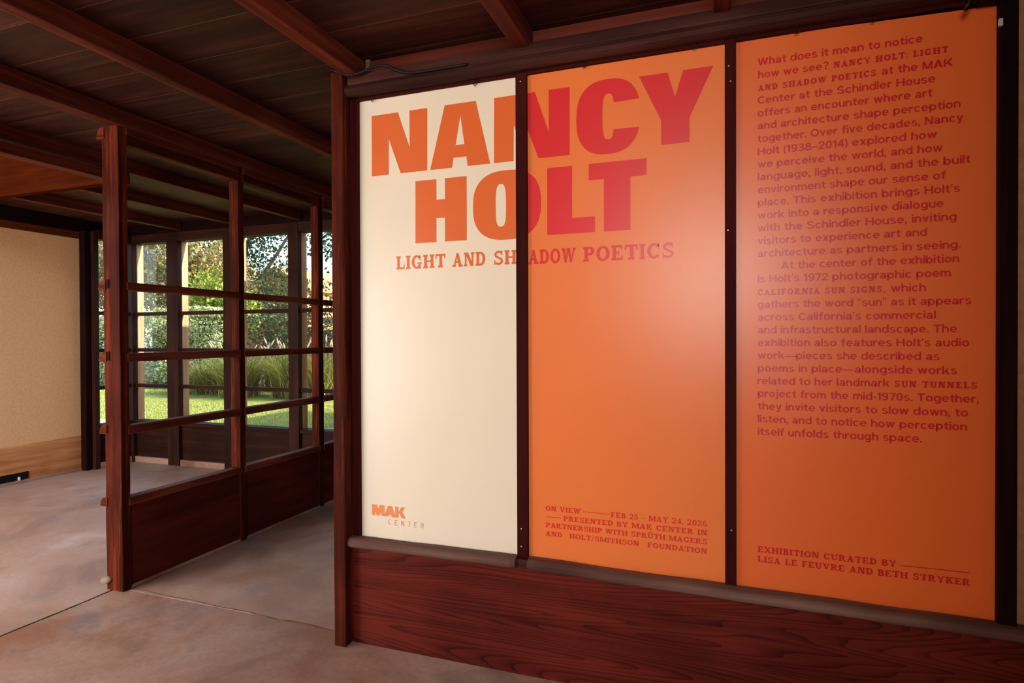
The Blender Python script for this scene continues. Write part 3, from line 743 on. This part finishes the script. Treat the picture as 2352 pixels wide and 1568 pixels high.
    if ch == '.': return [R(0, 0, .19, .175)], .19
    if ch == ',': return [R(0, 0, .19, .175), [(.06, .02), (.19, .02), (.10, -.19), (.0, -.19)]], .20
    if ch == '(': return ring(.42, .40, .42, .70, 118, 242, .15, .1, 12), .26
    if ch == ')': return ring(-.16, .40, .42, .70, -62, 62, .15, .1, 12), .26
    if ch == '–': return [R(0, .30, .58, .43)], .58
    if ch == '—': return [R(-.04, .30, 1.22, .42)], 1.18
    if ch == '-': return [R(0, .28, .34, .42)], .34
    if ch == '’': return [R(0, .86, .16, 1.04), [(.05, .88), (.16, .88), (.08, .68), (0, .68)]], .17
    if ch == '“': return [p for dx in (0, .24) for p in (R(dx, .70, dx+.15, .86), [(dx, .84), (dx+.10, .84), (dx+.15, 1.04), (dx+.07, 1.04)])], .40
    if ch == '”': return [p for dx in (0, .24) for p in (R(dx, .88, dx+.15, 1.04), [(dx+.05, .90), (dx+.15, .90), (dx+.08, .70), (dx, .70)])], .40
    return [], .27
FITS = []
def sans_polys(txt, x0, x1, base, cap, gap=.10, space=.40):
    out = []; cur = 0
    for ch in txt:
        if ch == ' ':
            cur += space; continue
        g, w = sans(ch)
        out += [[(cur+p[0], p[1]) for p in q] for q in g]
        cur += w+gap
    cur -= gap
    k = (x1-x0)/cur
    FITS.append(round(k/cap, 2))
    return [[(x0+p[0]*k, base+p[1]*cap) for p in q] for q in out]
LINES = ["What does it mean to notice", None, None, "Center at the Schindler House", "offers an encounter where art", "and architecture shape perception",
 "together. Over five decades, Nancy", "Holt (1938–2014) explored how", "we perceive the world, and how", "language, light, sound, and the built",
 "environment shape our sense of", "place. This exhibition brings Holt’s", "work into a responsive dialogue", "with the Schindler House, inviting",
 "visitors to experience art and", "architecture as partners in seeing.", "At the center of the exhibition", "is Holt’s 1972 photographic poem", None,
 "gathers the word “sun” as it appears", "across California’s commercial", "and infrastructural landscape. The", "exhibition also features Holt’s audio",
 "work—pieces she described as", "poems in place—alongside works", None, "project from the mid-1970s. Together,",
 "they invite visitors to slow down, to", "listen, and to notice how perception", "itself unfolds through space."]
XR = [.6086, .6782, .6922, .6432, .635, .711, .718, .6482, .6636, .7378, .672, .7104, .6663, .7014, .6215, .712, .7086, .6866, .6195, .7411, .6458, .7032, .7356, .6566, .7035, .7565, .7612, .7327, .7305, .6083]
sq = []
CAPB = .0252; CAPS = .0205
for i, tx in enumerate(LINES):
    z = 2.2906-(2.2906-1.0011)*i/29
    if tx is not None:
        sq += sans_polys(tx, .1924 if i == 16 else .1176, XR[i], z, CAPB)
    elif i == 1:
        sq += sans_polys('how we see?', .1188, .3386, z, CAPB)+slab_polys('NANCY HOLT: LIGHT', .3538, .6776, z, CAPS, .20, (.31, .19, .185))
    elif i == 2:
        sq += slab_polys('AND SHADOW POETICS', .1188, .4780, z, CAPS, .20, (.31, .19, .185))+sans_polys('at the MAK', .4942, .6911, z, CAPB)
    elif i == 18:
        sq += slab_polys('CALIFORNIA SUN SIGNS,', .1165, .5044, z, CAPS, .20, (.31, .19, .185))+sans_polys('which', .5211, .6195, z, CAPB)
    elif i == 25:
        sq += sans_polys('related to her landmark', .1163, .5185, z, CAPB)+slab_polys('SUN TUNNELS', .5314, .7565, z, CAPS, .20, (.31, .19, .185))
sheet_obj('paragraph_lettering', sq, INK_C, panel_c)

# --- logo: heavy MAK with thin CENTER below
q = [[(-1.4530+p[0]*.0628, .5675+p[1]*.0470) for p in g] for g in [
     R(0, 0, .24, 1), R(.76, 0, 1.0, 1), D4(.02, .40, 1, .38, .62, .02), D4(.60, .98, 1, .38, .62, .02)]]
q += [[(-1.3915+p[0]*.0570, .5675+p[1]*.0470) for p in g] for g in [
     D4(.32, .68, 1, 0, .32, 0), D4(.32, .68, 1, .68, 1.0, 0), R(.22, .16, .78, .36)]]
q += [[(-1.3365+p[0]*.0485, .5675+p[1]*.0470) for p in g] for g in [
     R(0, 0, .32, 1), [(.28, .38), (.55, .34), (.98, 1), (.60, 1)], [(.36, .58), (.64, .66), (1.03, 0), (.64, 0)]]]
lg = sheet_obj('logo_lettering', q, INK_L, panel_a); lg['label'] = 'heavy orange logo letters'
t_keep, h_keep = T_, H_
q = []
for k, ch in enumerate('CENTER'):
    x = -1.3702+k*(.1713-.0135)/5
    tt_, hh_ = .16, .10
    G = {'C': ring(.5, .5, .5, .5, 60, 300, tt_, hh_, 16),
         'E': [R(0, 0, tt_, 1), R(0, 0, 1, hh_), R(0, .45, .8, .55), R(0, .9, 1, 1)],
         'N': [R(0, 0, tt_, 1), R(1-tt_, 0, 1, 1), D4(0, tt_*1.2, 1, 1-tt_*1.2, 1, 0)],
         'T': [R(.42, 0, .58, 1), R(0, .9, 1, 1)],
         'R': [R(0, 0, tt_, 1), R(0, .9, .55, 1), R(0, .45, .55, .55), D4(.35, .55, .5, .84, 1.0, 0)]+ring(.5, .725, .5, .275, -90, 90, tt_, hh_, 12)}[ch]
    lg = sheet_obj('caption_letter', [[(x+p[0]*.0135, .5342+p[1]*.0222) for p in g] for g in G], INK_T, panel_a); lg['label'] = 'thin small capital letter under the logo'

# ------------------------------------------------------------------ small hardware on the display wall
def screw_eye(x, z, label):
    bm = bmesh.new()
    pts = [(x+.0075*math.cos(a), 2.232+.003*math.sin(a*.5), z-.002+.0085*math.sin(a)) for a in [math.radians(90+k*22.5) for k in range(16)]]
    add_tube(bm, pts, .0017, 6)
    add_tube(bm, [(x, 2.243, z+.004), (x, 2.232, z+.0065)], .0017, 6)
    tag(obj('screw_eye', bm, DARKMETAL, smooth=True), label, 'hook', 'screw eyes along the top of the panels')
screw_eye(-1.428, 2.381, 'tiny metal screw eye at the top left corner of the cream panel')
screw_eye(-.945, 2.380, 'tiny metal screw eye above the third title letter of the cream panel')
screw_eye(-.494, 2.383, 'tiny screw eye atop the middle orange panel, above its round red letter')
screw_eye(-.093, 2.387, 'tiny screw eye atop the middle orange panel, above its last red letter')
screw_eye(.241, 2.384, 'tiny dark screw eye at the top left of the paragraph panel')
screw_eye(.465, 2.382, 'tiny dark screw eye at the top middle of the paragraph panel')
hk = empty('hook_latch', (.716, 2.20, 2.36), 'dark iron hook latch with brass knob at the top right corner of the paragraph panel', 'latch')
bm = bmesh.new(); add_tube(bm, [(.722, 2.182, 2.400), (.716, 2.176, 2.375), (.706, 2.175, 2.352), (.699, 2.178, 2.338)], [.009, .009, .009, .007], 8)
obj('hook', bm, DARKMETAL, hk, True)
bm = bmesh.new(); bmesh.ops.create_uvsphere(bm, u_segments=12, v_segments=8, radius=.011, matrix=Matrix.Translation((.716, 2.164, 2.372)))
obj('knob', bm, BRASS, hk, True)
bm = bmesh.new(); add_box(bm, .745, .800, 2.205, 2.235, 2.365, 2.392, bev=.006)
obj('strike_block', bm, DARKW[0], hk)

# black cable drooping from the end beam along the header
ctrl = [Vector(p) for p in ((-1.640, 2.30, 2.535), (-1.607, 2.19, 2.515), (-1.556, 2.170, 2.489), (-1.501, 2.165, 2.466), (-1.447, 2.170, 2.470), (-1.404, 2.18, 2.486), (-1.365, 2.186, 2.494),
        (-1.323, 2.186, 2.487), (-1.288, 2.184, 2.466), (-1.240, 2.184, 2.446), (-1.180, 2.188, 2.440), (-1.080, 2.190, 2.439), (-.96, 2.190, 2.438))]
pts = []
for k in range(len(ctrl)-1):
    a_, b_, c_, d_ = ctrl[max(k-1, 0)], ctrl[k], ctrl[k+1], ctrl[min(k+2, len(ctrl)-1)]
    for u in range(4):
        t = u/4
        pts.append(.5*((2*b_)+(c_-a_)*t+(2*a_-5*b_+4*c_-d_)*t*t+(3*b_-a_-3*c_+d_)*t**3))
pts.append(ctrl[-1])
bm = bmesh.new(); add_tube(bm, pts, .0055, 8)
tag(obj('cable', bm, RUBBER, smooth=True), 'black cable sagging from the ceiling beam end onto the header', 'cable')
bm = bx(-1.462, -1.442, 2.235, 2.262, 2.486, 2.555, bev=.002)
tag(obj('wood_cleat', bm, SILL), 'small pale wooden cleat on the frieze beside the sagging cable', 'cleat')

# ------------------------------------------------------------------ glazed partition
gp = empty('glazed_partition', (XP, 3.1, 0), 'open wooden glazed partition with horizontal rails and solid lower boards beside the doorway', 'partition')
def gpart(name, bm, mat, label=None, smooth=False):
    o = obj(name, bm, mat, gp, smooth)
    if label: o['label'] = label
    return o
posts = [(2.272, 2.322), (3.094, 3.145), (3.918, 3.984), (4.70, 4.76)]
def post_mesh(x0, x1, y0, y1, z1, lean):
    bm = bx(x0, x1, y0, y1, 0, z1, bev=.007, seg=3)
    worn(bm, .0035, 4, 2, 26)
    for v in bm.verts: v.co.x += lean*(v.co.z/2.4)
    return bm
END = gpart('post', post_mesh(-3.118, -3.0, 2.268, 2.322, 2.475, -.006), POST[2], 'thick worn reddish end post')
gpart('post', post_mesh(-3.078, -3.002, 3.094, 3.146, 2.455, -.004), POST[2])
gpart('post', post_mesh(-3.078, -3.010, 3.918, 3.984, 2.455, -.002), POST[2])
for k in range(3):
    y0, y1 = posts[k][1], posts[k+1][0]
    gpart('header', bx(-3.075, -3.0, y0-.01, y1+.01, 2.382, 2.432, bev=.005), POST[1])
    gpart('header_cap', bx(-3.085, -2.998, y0-.01, y1+.01, 2.434, 2.474, bev=.004), BEAM[1])
    for (z0, z1) in ((1.606, 1.649), (1.221, 1.267), (.833, .880), (.450, .493)):
        bm = bx(-3.062, -2.998, y0-.012, y1+.012, z0, z1, bev=.004); worn(bm, .002, 7, 1, 10)
        gpart('rail', bm, RAILW)
    gpart('lower_board', bx(-3.050, -3.016, y0-.008, y1+.008, .012, .452, bev=.002), PANELY)
    gpart('bottom_strip', bx(-3.056, -3.008, y0-.008, y1+.008, .0, .016, bev=.003), FLOOR)
    for (z0, z1) in ((.491, .835), (.878, 1.223), (1.265, 1.608), (1.647, 2.384)):
        gpart('glass_pane', bx(-3.034, -3.030, y0-.006, y1+.006, z0, z1, bev=0), GLASS)
# rounded wooden lugs on the end post where the rails come through
for z, w in ((2.44, .058), (1.632, .050), (1.248, .052), (.862, .050), (.473, .048)):
    bm = bmesh.new()
    prof = [(-3.108, -w/2), (-3.100, -w/2)]
    pr = []
    for k in range(9):
        a = math.pi/2+math.pi*k/8*.5
        pr.append((-3.118+.034*math.cos(a), -w*.5+w*math.sin(a)))
    poly = [(-3.100, -w/2), (-3.100, w/2)]+pr+[(-3.152, -w/2)]
    f = [bm.verts.new((x, 2.262, z+zz)) for x, zz in poly]; b = [bm.verts.new((x, 2.300, z+zz)) for x, zz in poly]
    n = len(poly)
    bm.faces.new(f); bm.faces.new(b[::-1])
    for k in range(n): bm.faces.new((f[k], b[k], b[(k+1) % n], f[(k+1) % n]))
    obj('lug', bm, POST[0], END)
for z in (1.636, 1.252):
    obj('mortise', bx(-3.094, -3.076, 2.263, 2.272, z-.022, z+.026, bev=.001), DARKW[2], END)['label'] = 'dark slot cut into the end post'
bm = bmesh.new(); bmesh.ops.create_uvsphere(bm, u_segments=14, v_segments=10, radius=.024, matrix=Matrix.Translation((-3.110, 2.262, .055)) @ Matrix.Diagonal((1.5, .8, .8, 1)))
for v in bm.verts: v.co += noise.noise_vector(v.co*22)*.007
ml = obj('mortar_lump', bm, noisy('pale_mortar', lin(128, 110, 88), lin(150, 132, 108), 30, .9, .4), END, True); ml['label'] = 'pale lump of mortar at the foot of the end post'

# ------------------------------------------------------------------ plaster wall, its boards and the side window
wl_ = empty('wall_left', (XW, 1, 0), kind='structure')
def lpart(name, bm, mat, label=None):
    o = obj(name, bm, mat, wl_)
    if label: o['label'] = label
    return o
lpart('plaster_field', bx(XW-.18, XW, -2.7, 4.26, .34, 2.40, bev=0), PLASTER)
lpart('lower_board', bx(XW-.16, XW+.012, -2.7, 4.26, .026, .352, bev=.006), BASEW, 'worn honey-brown board along the foot of the plaster')
lpart('base_lip', bx(XW-.1, XW+.03, -2.7, 4.26, 0, .028, bev=.004), FLOOR)
lpart('upper_board', bx(XW-.1, XW+.012, -2.7, 4.26, 2.362, 2.434, bev=.004), ORANGEW[1], 'orange-brown board above the plaster')
lpart('top_plate', bx(XW-.2, XW+.05, -2.7, 4.80, 2.432, 2.60, bev=.004), DARKW[1])
lpart('corner_post', bx(-6.17, -6.09, 4.235, 4.30, 0, 2.44, bev=.006), DARKW[2])
lpart('corner_post', bx(-6.13, -6.05, 4.300, 4.352, 0, 2.44, bev=.005), WINW[2])
vt = empty('floor_vent', (XW+.014, 3.5, .02), 'dark slotted metal vent set low in the board under the plaster wall', 'vent')
bm = bx(XW+.010, XW+.018, 3.27, 3.75, .03, .098, bev=.002); obj('grille_frame', bm, DARKMETAL, vt)
for k in range(6):
    obj('slat', bx(XW+.016, XW+.024, 3.29, 3.68, .037+k*.0092, .042+k*.0092, bev=.001), RUBBER, vt)
obj('lever', bx(XW+.018, XW+.045, 3.655, 3.667, .03, .062, bev=.003), WHITEP, vt)

def window(name, p0, p1, axis, posts_at=(True, True), rails=(.832, 1.218, 1.607), rmat=None):
    """one bay: p0..p1 along axis (0 = X at YW, 1 = Y at XW+.09)"""
    w = empty(name, ((p0+p1)/2 if axis == 0 else -6.09, YW if axis == 0 else (p0+p1)/2, 0), kind='structure')
    def b(a0, a1, d0, d1, z0, z1, bev=.004):
        return bx(a0, a1, YW+d0, YW+d1, z0, z1, bev=bev) if axis == 0 else bx(-6.09-d1, -6.09-d0, a0, a1, z0, z1, bev=bev)
    ax = 0 if axis == 0 else 1
    obj('head', b(p0, p1, -.05, .07, 2.366, 2.46), WINW[ax], w)
    obj('sill', b(p0, p1, -.045, .075, .420, .457), WINW[ax], w)
    for z in rails:
        obj('rail', b(p0, p1, -.024, .024, z-.018, z+.020), WINW[ax], w)
    zs = [.457]+[z for z in rails]+[2.366]
    for k in range(len(zs)-1):
        obj('glass_pane', b(p0+.002, p1-.002, .004, .008, zs[k]+(.018 if k else 0), zs[k+1]-(.016 if k < len(zs)-2 else 0), bev=0), GLASS, w)
    obj('lower_board', b(p0, p1, -.010, .030, .06, .420, bev=.002), WINW[0] if axis == 0 else WINW[1], w)
    obj('curb', b(p0, p1, -.040, .06, 0, .062, bev=.005), FLOOR, w)
    return w
window('window_1', 4.352, 4.70, 1)
wx = [-6.13, -6.035, -5.540, -5.385, -4.775, -4.60, -3.968, -3.850, -3.20, -3.08, -2.44, -2.32, -1.60, -1.50]
bays = [(wx[1], wx[2]), (wx[3], wx[4]), (wx[5], wx[6]), (wx[7], wx[8]), (wx[9], wx[10]), (wx[11], wx[12])]
for k, (a, b_) in enumerate(bays[:4]):
    window('window_%d' % (k+2), a, b_, 0)
wp = empty('wall_back', (-4.5, YW, 0), kind='structure')
for k in range(0, 10, 2):
    a, b_ = wx[k], wx[k+1]
    bm = bx(a, b_, YW-.055, YW+.004, 0, 2.46, bev=.006); worn(bm, .002, 5, 2, 20)
    obj('window_post', bm, WINW[2], wp)
    obj('sunlit_outer_strip', bx(a+.004, b_-.004, YW+.005, YW+.085, .40, 2.46, bev=.004), SUNLITW, wp)  # outer half of the post, sunlit strip put into its pale colour
struct(obj('wall_inner', bx(-1.56, -1.46, 2.302, 4.74, 0, 2.558, bev=0), DARKW[1]))
# solid end wall of the corridor, and the wing the corridor leads to
obj('end_wall', bx(-3.08, 1.5, YW-.02, YW+.06, 0, 2.56, bev=0), DARKW[2], wp)
obj('top_plate', bx(-6.45, 1.5, YW-.05, YW+.09, 2.462, 2.562, bev=.004), DARKW[0], wp)
wing = empty('house_wing', (-.8, 8, -.12), 'long low wing of the house beyond the corridor, beside the lawn', 'building')
obj('wall', bx(-3.0, 2.5, 4.90, 10.2, -.12, 2.62, bev=0), PLASTER, wing)
obj('roof', bx(-3.12, 2.6, 4.88, 10.3, 2.62, 2.80, bev=.01), ROOFM, wing)

# ------------------------------------------------------------------ rest of the shell (behind and beside the viewpoint), added shade walls
struct(obj('wall_right', bx(1.42, 1.55, -2.8, 2.35, 0, 2.56, bev=0), noisy('dim_tan_concrete', lin(150, 112, 78), lin(168, 128, 92), 24, .9, .2)))
wb = empty('wall_rear', (-.8, -2.72, 0), kind='structure')
obj('wall_field', bx(-3.0, -.65, -2.80, -2.66, 0, 2.56, bev=0), PLASTER_R, wb)
obj('wall_field', bx(1.25, 1.5, -2.80, -2.66, 0, 2.56, bev=0), PLASTER_R, wb)
obj('wall_field', bx(-.65, 1.25, -2.80, -2.66, 0, 1.54, bev=0), PLASTER_R, wb)
obj('added_shade_wall', bx(-2.9, -1.5, -.52, -.40, 0, 2.56, bev=0), PLASTER_R, wb)  # unseen wall added to keep the left-hand daylight off the paragraph panel
obj('added_shade_wall', bx(.38, 1.42, -.32, -.20, 0, 2.56, bev=0), PLASTER_R, wb)  # unseen wall added to shade the right side of the paragraph panel
obj('window_head', bx(-.65, 1.25, -2.80, -2.66, 2.50, 2.56, bev=0), DARKW[0], wb)
obj('door_head', bx(-6.3, -3.0, -2.35, -2.22, 2.30, 3.05, bev=0), DARKW[0], wb)
obj('door_post', bx(-3.12, -3.0, -2.80, -2.2, 0, 2.56, bev=0), DARKW[2], wb)
obj('door_post', bx(-6.3, -6.05, -2.35, -2.22, 0, 2.32, bev=0), DARKW[2], wb)

# ------------------------------------------------------------------ garden
struct(obj('ground', bx(-60, 30, -30, 60, -.5, -.14, bev=0), SOIL))
bm = bmesh.new()
add_box(bm, -24, -3.05, 4.9, 12.9, -.14, -.12, bev=0)
struct(obj('lawn', bm, LAWN))

def quads_mesh(name, V, tint, mat, parent=None):
    """V: (n,4,3) quads, tint: (n,)"""
    n = len(V)
    me = bpy.data.meshes.new(name)
    me.vertices.add(n*4); me.loops.add(n*4); me.polygons.add(n)
    me.vertices.foreach_set('co', V.astype(np.float32).ravel())
    me.loops.foreach_set('vertex_index', np.arange(n*4, dtype=np.int32))
    me.polygons.foreach_set('loop_start', np.arange(0, n*4, 4, dtype=np.int32))
    me.polygons.foreach_set('loop_total', np.full(n, 4, dtype=np.int32))
    at = me.attributes.new('tint', 'FLOAT', 'POINT')
    at.data.foreach_set('value', np.repeat(tint, 4).astype(np.float32))
    me.update(calc_edges=True)
    return link_mesh(name, me, mat, parent)
def leaves(P, size, spread=.5, aspect=.55):
    n = len(P)
    d = rng.normal(size=(n, 3)); d /= np.linalg.norm(d, axis=1)[:, None]
    e = rng.normal(size=(n, 3)); e -= (e*d).sum(1)[:, None]*d; e /= np.linalg.norm(e, axis=1)[:, None]
    L = size*(1+spread*(rng.random(n)-.5))[:, None]
    return np.stack([P-d*L*.5, P+e*L*.5*aspect, P+d*L*.5, P-e*L*.5*aspect], 1)
def blob_points(n, c, r, shell=.35, lump=.22, seed=0):
    d = rng.normal(size=(n, 3)); d /= np.linalg.norm(d, axis=1)[:, None]
    rad = 1-shell*rng.random(n)**1.5
    l = np.array([noise.noise(Vector((float(a[0])*2.6+seed, float(a[1])*2.6, float(a[2])*2.6))) for a in d])
    P = d*(rad*(1+lump*2*l))[:, None]*np.array(r)+np.array(c)
    return P
G = -.14
def hedge_shrub(x0, x1, y, h, n, label, mat=LEAF_HEDGE, size=.085):
    t = empty('hedge_shrub', ((x0+x1)/2, y, G), label, 'shrub', 'shrubs of the garden hedge')
    k = int(n*.7)
    X = x0+(x1-x0)*rng.random(n); Z = np.empty(n); Y = np.empty(n)
    Z[:k] = G+(h-G)*rng.random(k); Y[:k] = y-.65+.35*rng.random(k)**2
    Z[k:] = h-.12+.12*rng.random(n-k); Y[k:] = y-.65+1.3*rng.random(n-k)
    b = np.array([noise.noise(Vector((float(a)*1.3, float(c)*1.3, 0))) for a, c in zip(X, Z)])
    Y -= .55*b; Z += np.where(Z > h-.25, .22*b, 0)
    Z = np.maximum(Z, G+.03)
    quads_mesh('foliage', leaves(np.stack([X, Y, Z], 1), size), rng.random(n)**1.2, mat, t)
    bm = bmesh.new()
    for kx in range(4):
        xx = x0+(x1-x0)*(kx+.5)/4
        add_tube(bm, [(xx, y, G), (xx+.1, y+.05, .6), (xx-.1, y, h*.7)], [.05, .04, .02], 6)
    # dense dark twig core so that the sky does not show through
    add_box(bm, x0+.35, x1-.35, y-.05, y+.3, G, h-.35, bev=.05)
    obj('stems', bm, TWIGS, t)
hedge_shrub(-24.5, -20.15, 13.7, 2.05, 7000, 'clipped leafy hedge shrub seen through the narrow side window')
hedge_shrub(-20.0, -16.95, 13.6, 2.10, 7500, 'pale green hedge shrub behind the lawn at the left of the garden view')
hedge_shrub(-16.8, -12.95, 13.5, 2.15, 10500, 'sunlit hedge shrub behind the lawn in the middle of the garden view')
hedge_shrub(-12.8, -8.0, 13.8, 1.9, 7000, 'dark green hedge shrub rising behind the fountain grasses', LEAF_DARK)

def tree(loc, h, blobs, label, mat, nleaf, size, trunk_r=.14, cat='tree', name='tree', shell=.9):
    t = empty(name, (loc[0], loc[1], G), label, cat)
    tot = sum(b[1][0]*b[1][2] for b in blobs)
    Ps = [blob_points(int(nleaf*b[1][0]*b[1][2]/tot), (loc[0]+b[0][0], loc[1]+b[0][1], b[0][2]), b[1], shell, .2, k*3.1) for k, b in enumerate(blobs)]
    P = np.concatenate(Ps)
    quads_mesh('foliage', leaves(P, size), rng.random(len(P)), mat, t)
    bm = bmesh.new()
    add_tube(bm, [(loc[0], loc[1], G), (loc[0]+.08, loc[1], h*.35), (loc[0]-.05, loc[1]+.05, h*.7)], [trunk_r, trunk_r*.8, trunk_r*.4], 8)
    for b in blobs:
        c = Vector((loc[0]+b[0][0], loc[1]+b[0][1], b[0][2]))
        s = Vector((loc[0], loc[1], min(h*.35, max(.3, c.z-1))))
        add_tube(bm, [s, (s+c)/2+Vector((0, 0, -.15)), c], [trunk_r*.55, trunk_r*.35, trunk_r*.12], 6)
        for q in range(6):
            e = c+Vector((random.uniform(-1, 1)*b[1][0], random.uniform(-1, 1)*b[1][1], random.uniform(-.6, 1)*b[1][2]))*.8
            add_tube(bm, [c-Vector((0, 0, b[1][2]*.4)), (c+e)/2, e], [trunk_r*.2, trunk_r*.12, .008], 5)
    obj('trunk', bm, BARK, t)
tree((-21.4, 16.8), 5, [((-3.2, .2, 3.6), (2.6, .9, 2.2)), ((0, 0, 4.0), (2.6, .9, 2.6)), ((2.6, -.1, 3.6), (2.3, .9, 2.4)), ((4.3, .1, 3.0), (1.5, .8, 1.7)), ((-5.5, 0, 3.5), (2.3, .9, 2.2))],
     'yellow-olive twiggy tree rising behind the hedge at the left of the garden view', LEAF_OLIVE, 36000, .15)
tree((-15.2, 14.95), 3, [((-.5, 0, 2.5), (1.3, .5, 1.0)), ((.6, .1, 2.2), (.9, .45, .8))],
     'lime green sunlit bush just behind the middle of the hedge', LEAF_LIME, 4600, .12, .07, 'bush', 'bush')
tree((-20.7, 21.4), 8, [((-1.5, 0, 4.3), (2.5, 1.0, 2.5)), ((1.0, 0, 3.3), (2.0, 1.0, 2.2)), ((.4, .2, 6.6), (2.9, 1.0, 1.9)), ((3.4, .2, 6.9), (1.9, .9, 1.3))],
     'tall dark green tree against the sky, left of the two dark trees', LEAF_DARK, 13000, .17, .22)
tree((-12.7, 17.9), 8, [((-2.3, 0, 2.1), (2.0, 1.0, 1.75)), ((1.6, 0, 2.8), (2.4, 1.0, 2.4)), ((-.3, .2, 5.3), (2.2, 1.0, 1.4)), ((3.6, .1, 4.5), (2.2, 1.0, 1.8))],
     'dark green tree with sparse crown beside the tan house, right of the two dark trees', LEAF_DARK, 8500, .16, .2)

def fountain_grass(x, y, h, r, n, plumes, label):
    t = empty('fountain_grass', (x, y, G), label, 'ornamental grass', 'fountain grasses by the lawn')
    a = rng.random(n)*2*np.pi; L = h*(.75+.4*rng.random(n)); out = r*(.35+.75*rng.random(n))
    bx_ = x+.16*rng.normal(size=n); by_ = y+.16*rng.normal(size=n)
    seg = 5; V = []; tn = []
    w = .011
    tt = rng.random(n)
    def pt(u):
        return np.stack([bx_+np.cos(a)*out*u**1.3, by_+np.sin(a)*out*u**1.3, G+L*(1.55*u-.62*u*u*(.7+.6*tt))], 1)
    side = np.stack([-np.sin(a), np.cos(a), 0*a], 1)
    for k in range(seg):
        p, q_ = pt(k/seg), pt((k+1)/seg)
        w0, w1 = w*(1-.8*k/seg), w*(1-.8*(k+1)/seg)
        V.append(np.stack([p-side*w0, p+side*w0, q_+side*w1, q_-side*w1], 1)); tn.append(tt**1.3*.85+.15*k/seg)
    quads_mesh('blades', np.concatenate(V), np.concatenate(tn), BLADE, t)
    for k in range(plumes):
        an = random.uniform(0, 2*math.pi); o_ = r*random.uniform(.2, .75); top = h*random.uniform(1.05, 1.3)
        bm = bmesh.new()
        p0 = Vector((x+.1*math.cos(an), y+.1*math.sin(an), G)); p3 = Vector((x+o_*math.cos(an), y+o_*math.sin(an), G+top))
        d = (p3-p0); mid = p0+d*.5+Vector((0, 0, .1))
        tip = p3+Vector((math.cos(an)*.10, math.sin(an)*.10, .17))
        add_tube(bm, [p0, mid, p3], .004, 5)
        add_tube(bm, [p3, p3+(tip-p3)*.25, p3+(tip-p3)*.7, tip], [.008, .022, .018, .004], 7)
        obj('plume', bm, PLUME, t)
fountain_grass(-12.7, 12.0, .78, .95, 1000, 4, 'low green fountain grass clump at the left end of the row, in front of the hedge')
fountain_grass(-11.3, 11.7, .98, 1.0, 1200, 9, 'tall fountain grass clump with pink plumes, in the middle of the row')
fountain_grass(-10.0, 11.9, 1.05, 1.0, 1200, 12, 'tall sunlit fountain grass clump with many plumes beside the window post')
fountain_grass(-8.9, 11.8, 1.08, .95, 1100, 10, 'fountain grass clump at the right end of the row, seen past the last partition post')

# lawn blades where the photograph looks
n = 75000
P = np.stack([-17.5+11.5*rng.random(n), 6.3+6.1*rng.random(n), np.full(n, -.122)], 1)
keep = np.ones(n, bool)
for gx, gy in ((-12.7, 12.0), (-11.3, 11.7), (-10.0, 11.9), (-8.9, 11.8)):
    keep &= np.hypot(P[:, 0]-gx, P[:, 1]-gy) > 1.45
keep &= ~((P[:, 0] > -11.7) & (P[:, 0] < -9.8) & (P[:, 1] > 7.15) & (P[:, 1] < 7.72))
P = P[keep]; n = len(P)
a = rng.random(n)*2*np.pi; hh = .02+.03*rng.random(n)
sd_ = np.stack([np.cos(a), np.sin(a), 0*a], 1)*.006
ln = np.stack([.025*rng.normal(size=n), .025*rng.normal(size=n), hh], 1)
gr = quads_mesh('lawn_grass', np.stack([P-sd_, P+sd_, P+ln+sd_*.2, P+ln-sd_*.2], 1), rng.random(n), LAWNB)
gr['kind'] = 'stuff'; gr['label'] = 'short bright green grass of the lawn outside the windows'; gr['category'] = 'grass'
bm = bx(-11.6, -9.9, 7.25, 7.62, -.13, -.112, bev=.004)
tag(obj('paving_strip', bm, STONE), 'pale stone strip in the lawn seen low through the narrow side window', 'paving')

hs = empty('house', (-19.8, 25, G), 'tan stucco house glimpsed between the dark trees', 'house')
obj('wall', bx(-21.9, -18.3, 23, 27, G, 3.5, bev=0), STUCCO, hs)
bm = bmesh.new()
pf = [(-22.2, 3.5), (-18.0, 3.5), (-20.1, 4.75)]
f = [bm.verts.new((x, 22.9, z)) for x, z in pf]; b = [bm.verts.new((x, 27.2, z)) for x, z in pf]
bm.faces.new(f); bm.faces.new(b[::-1])
for k in range(3): bm.faces.new((f[k], b[k], b[(k+1) % 3], f[(k+1) % 3]))
obj('gable_roof', bm, STUCCO, hs)
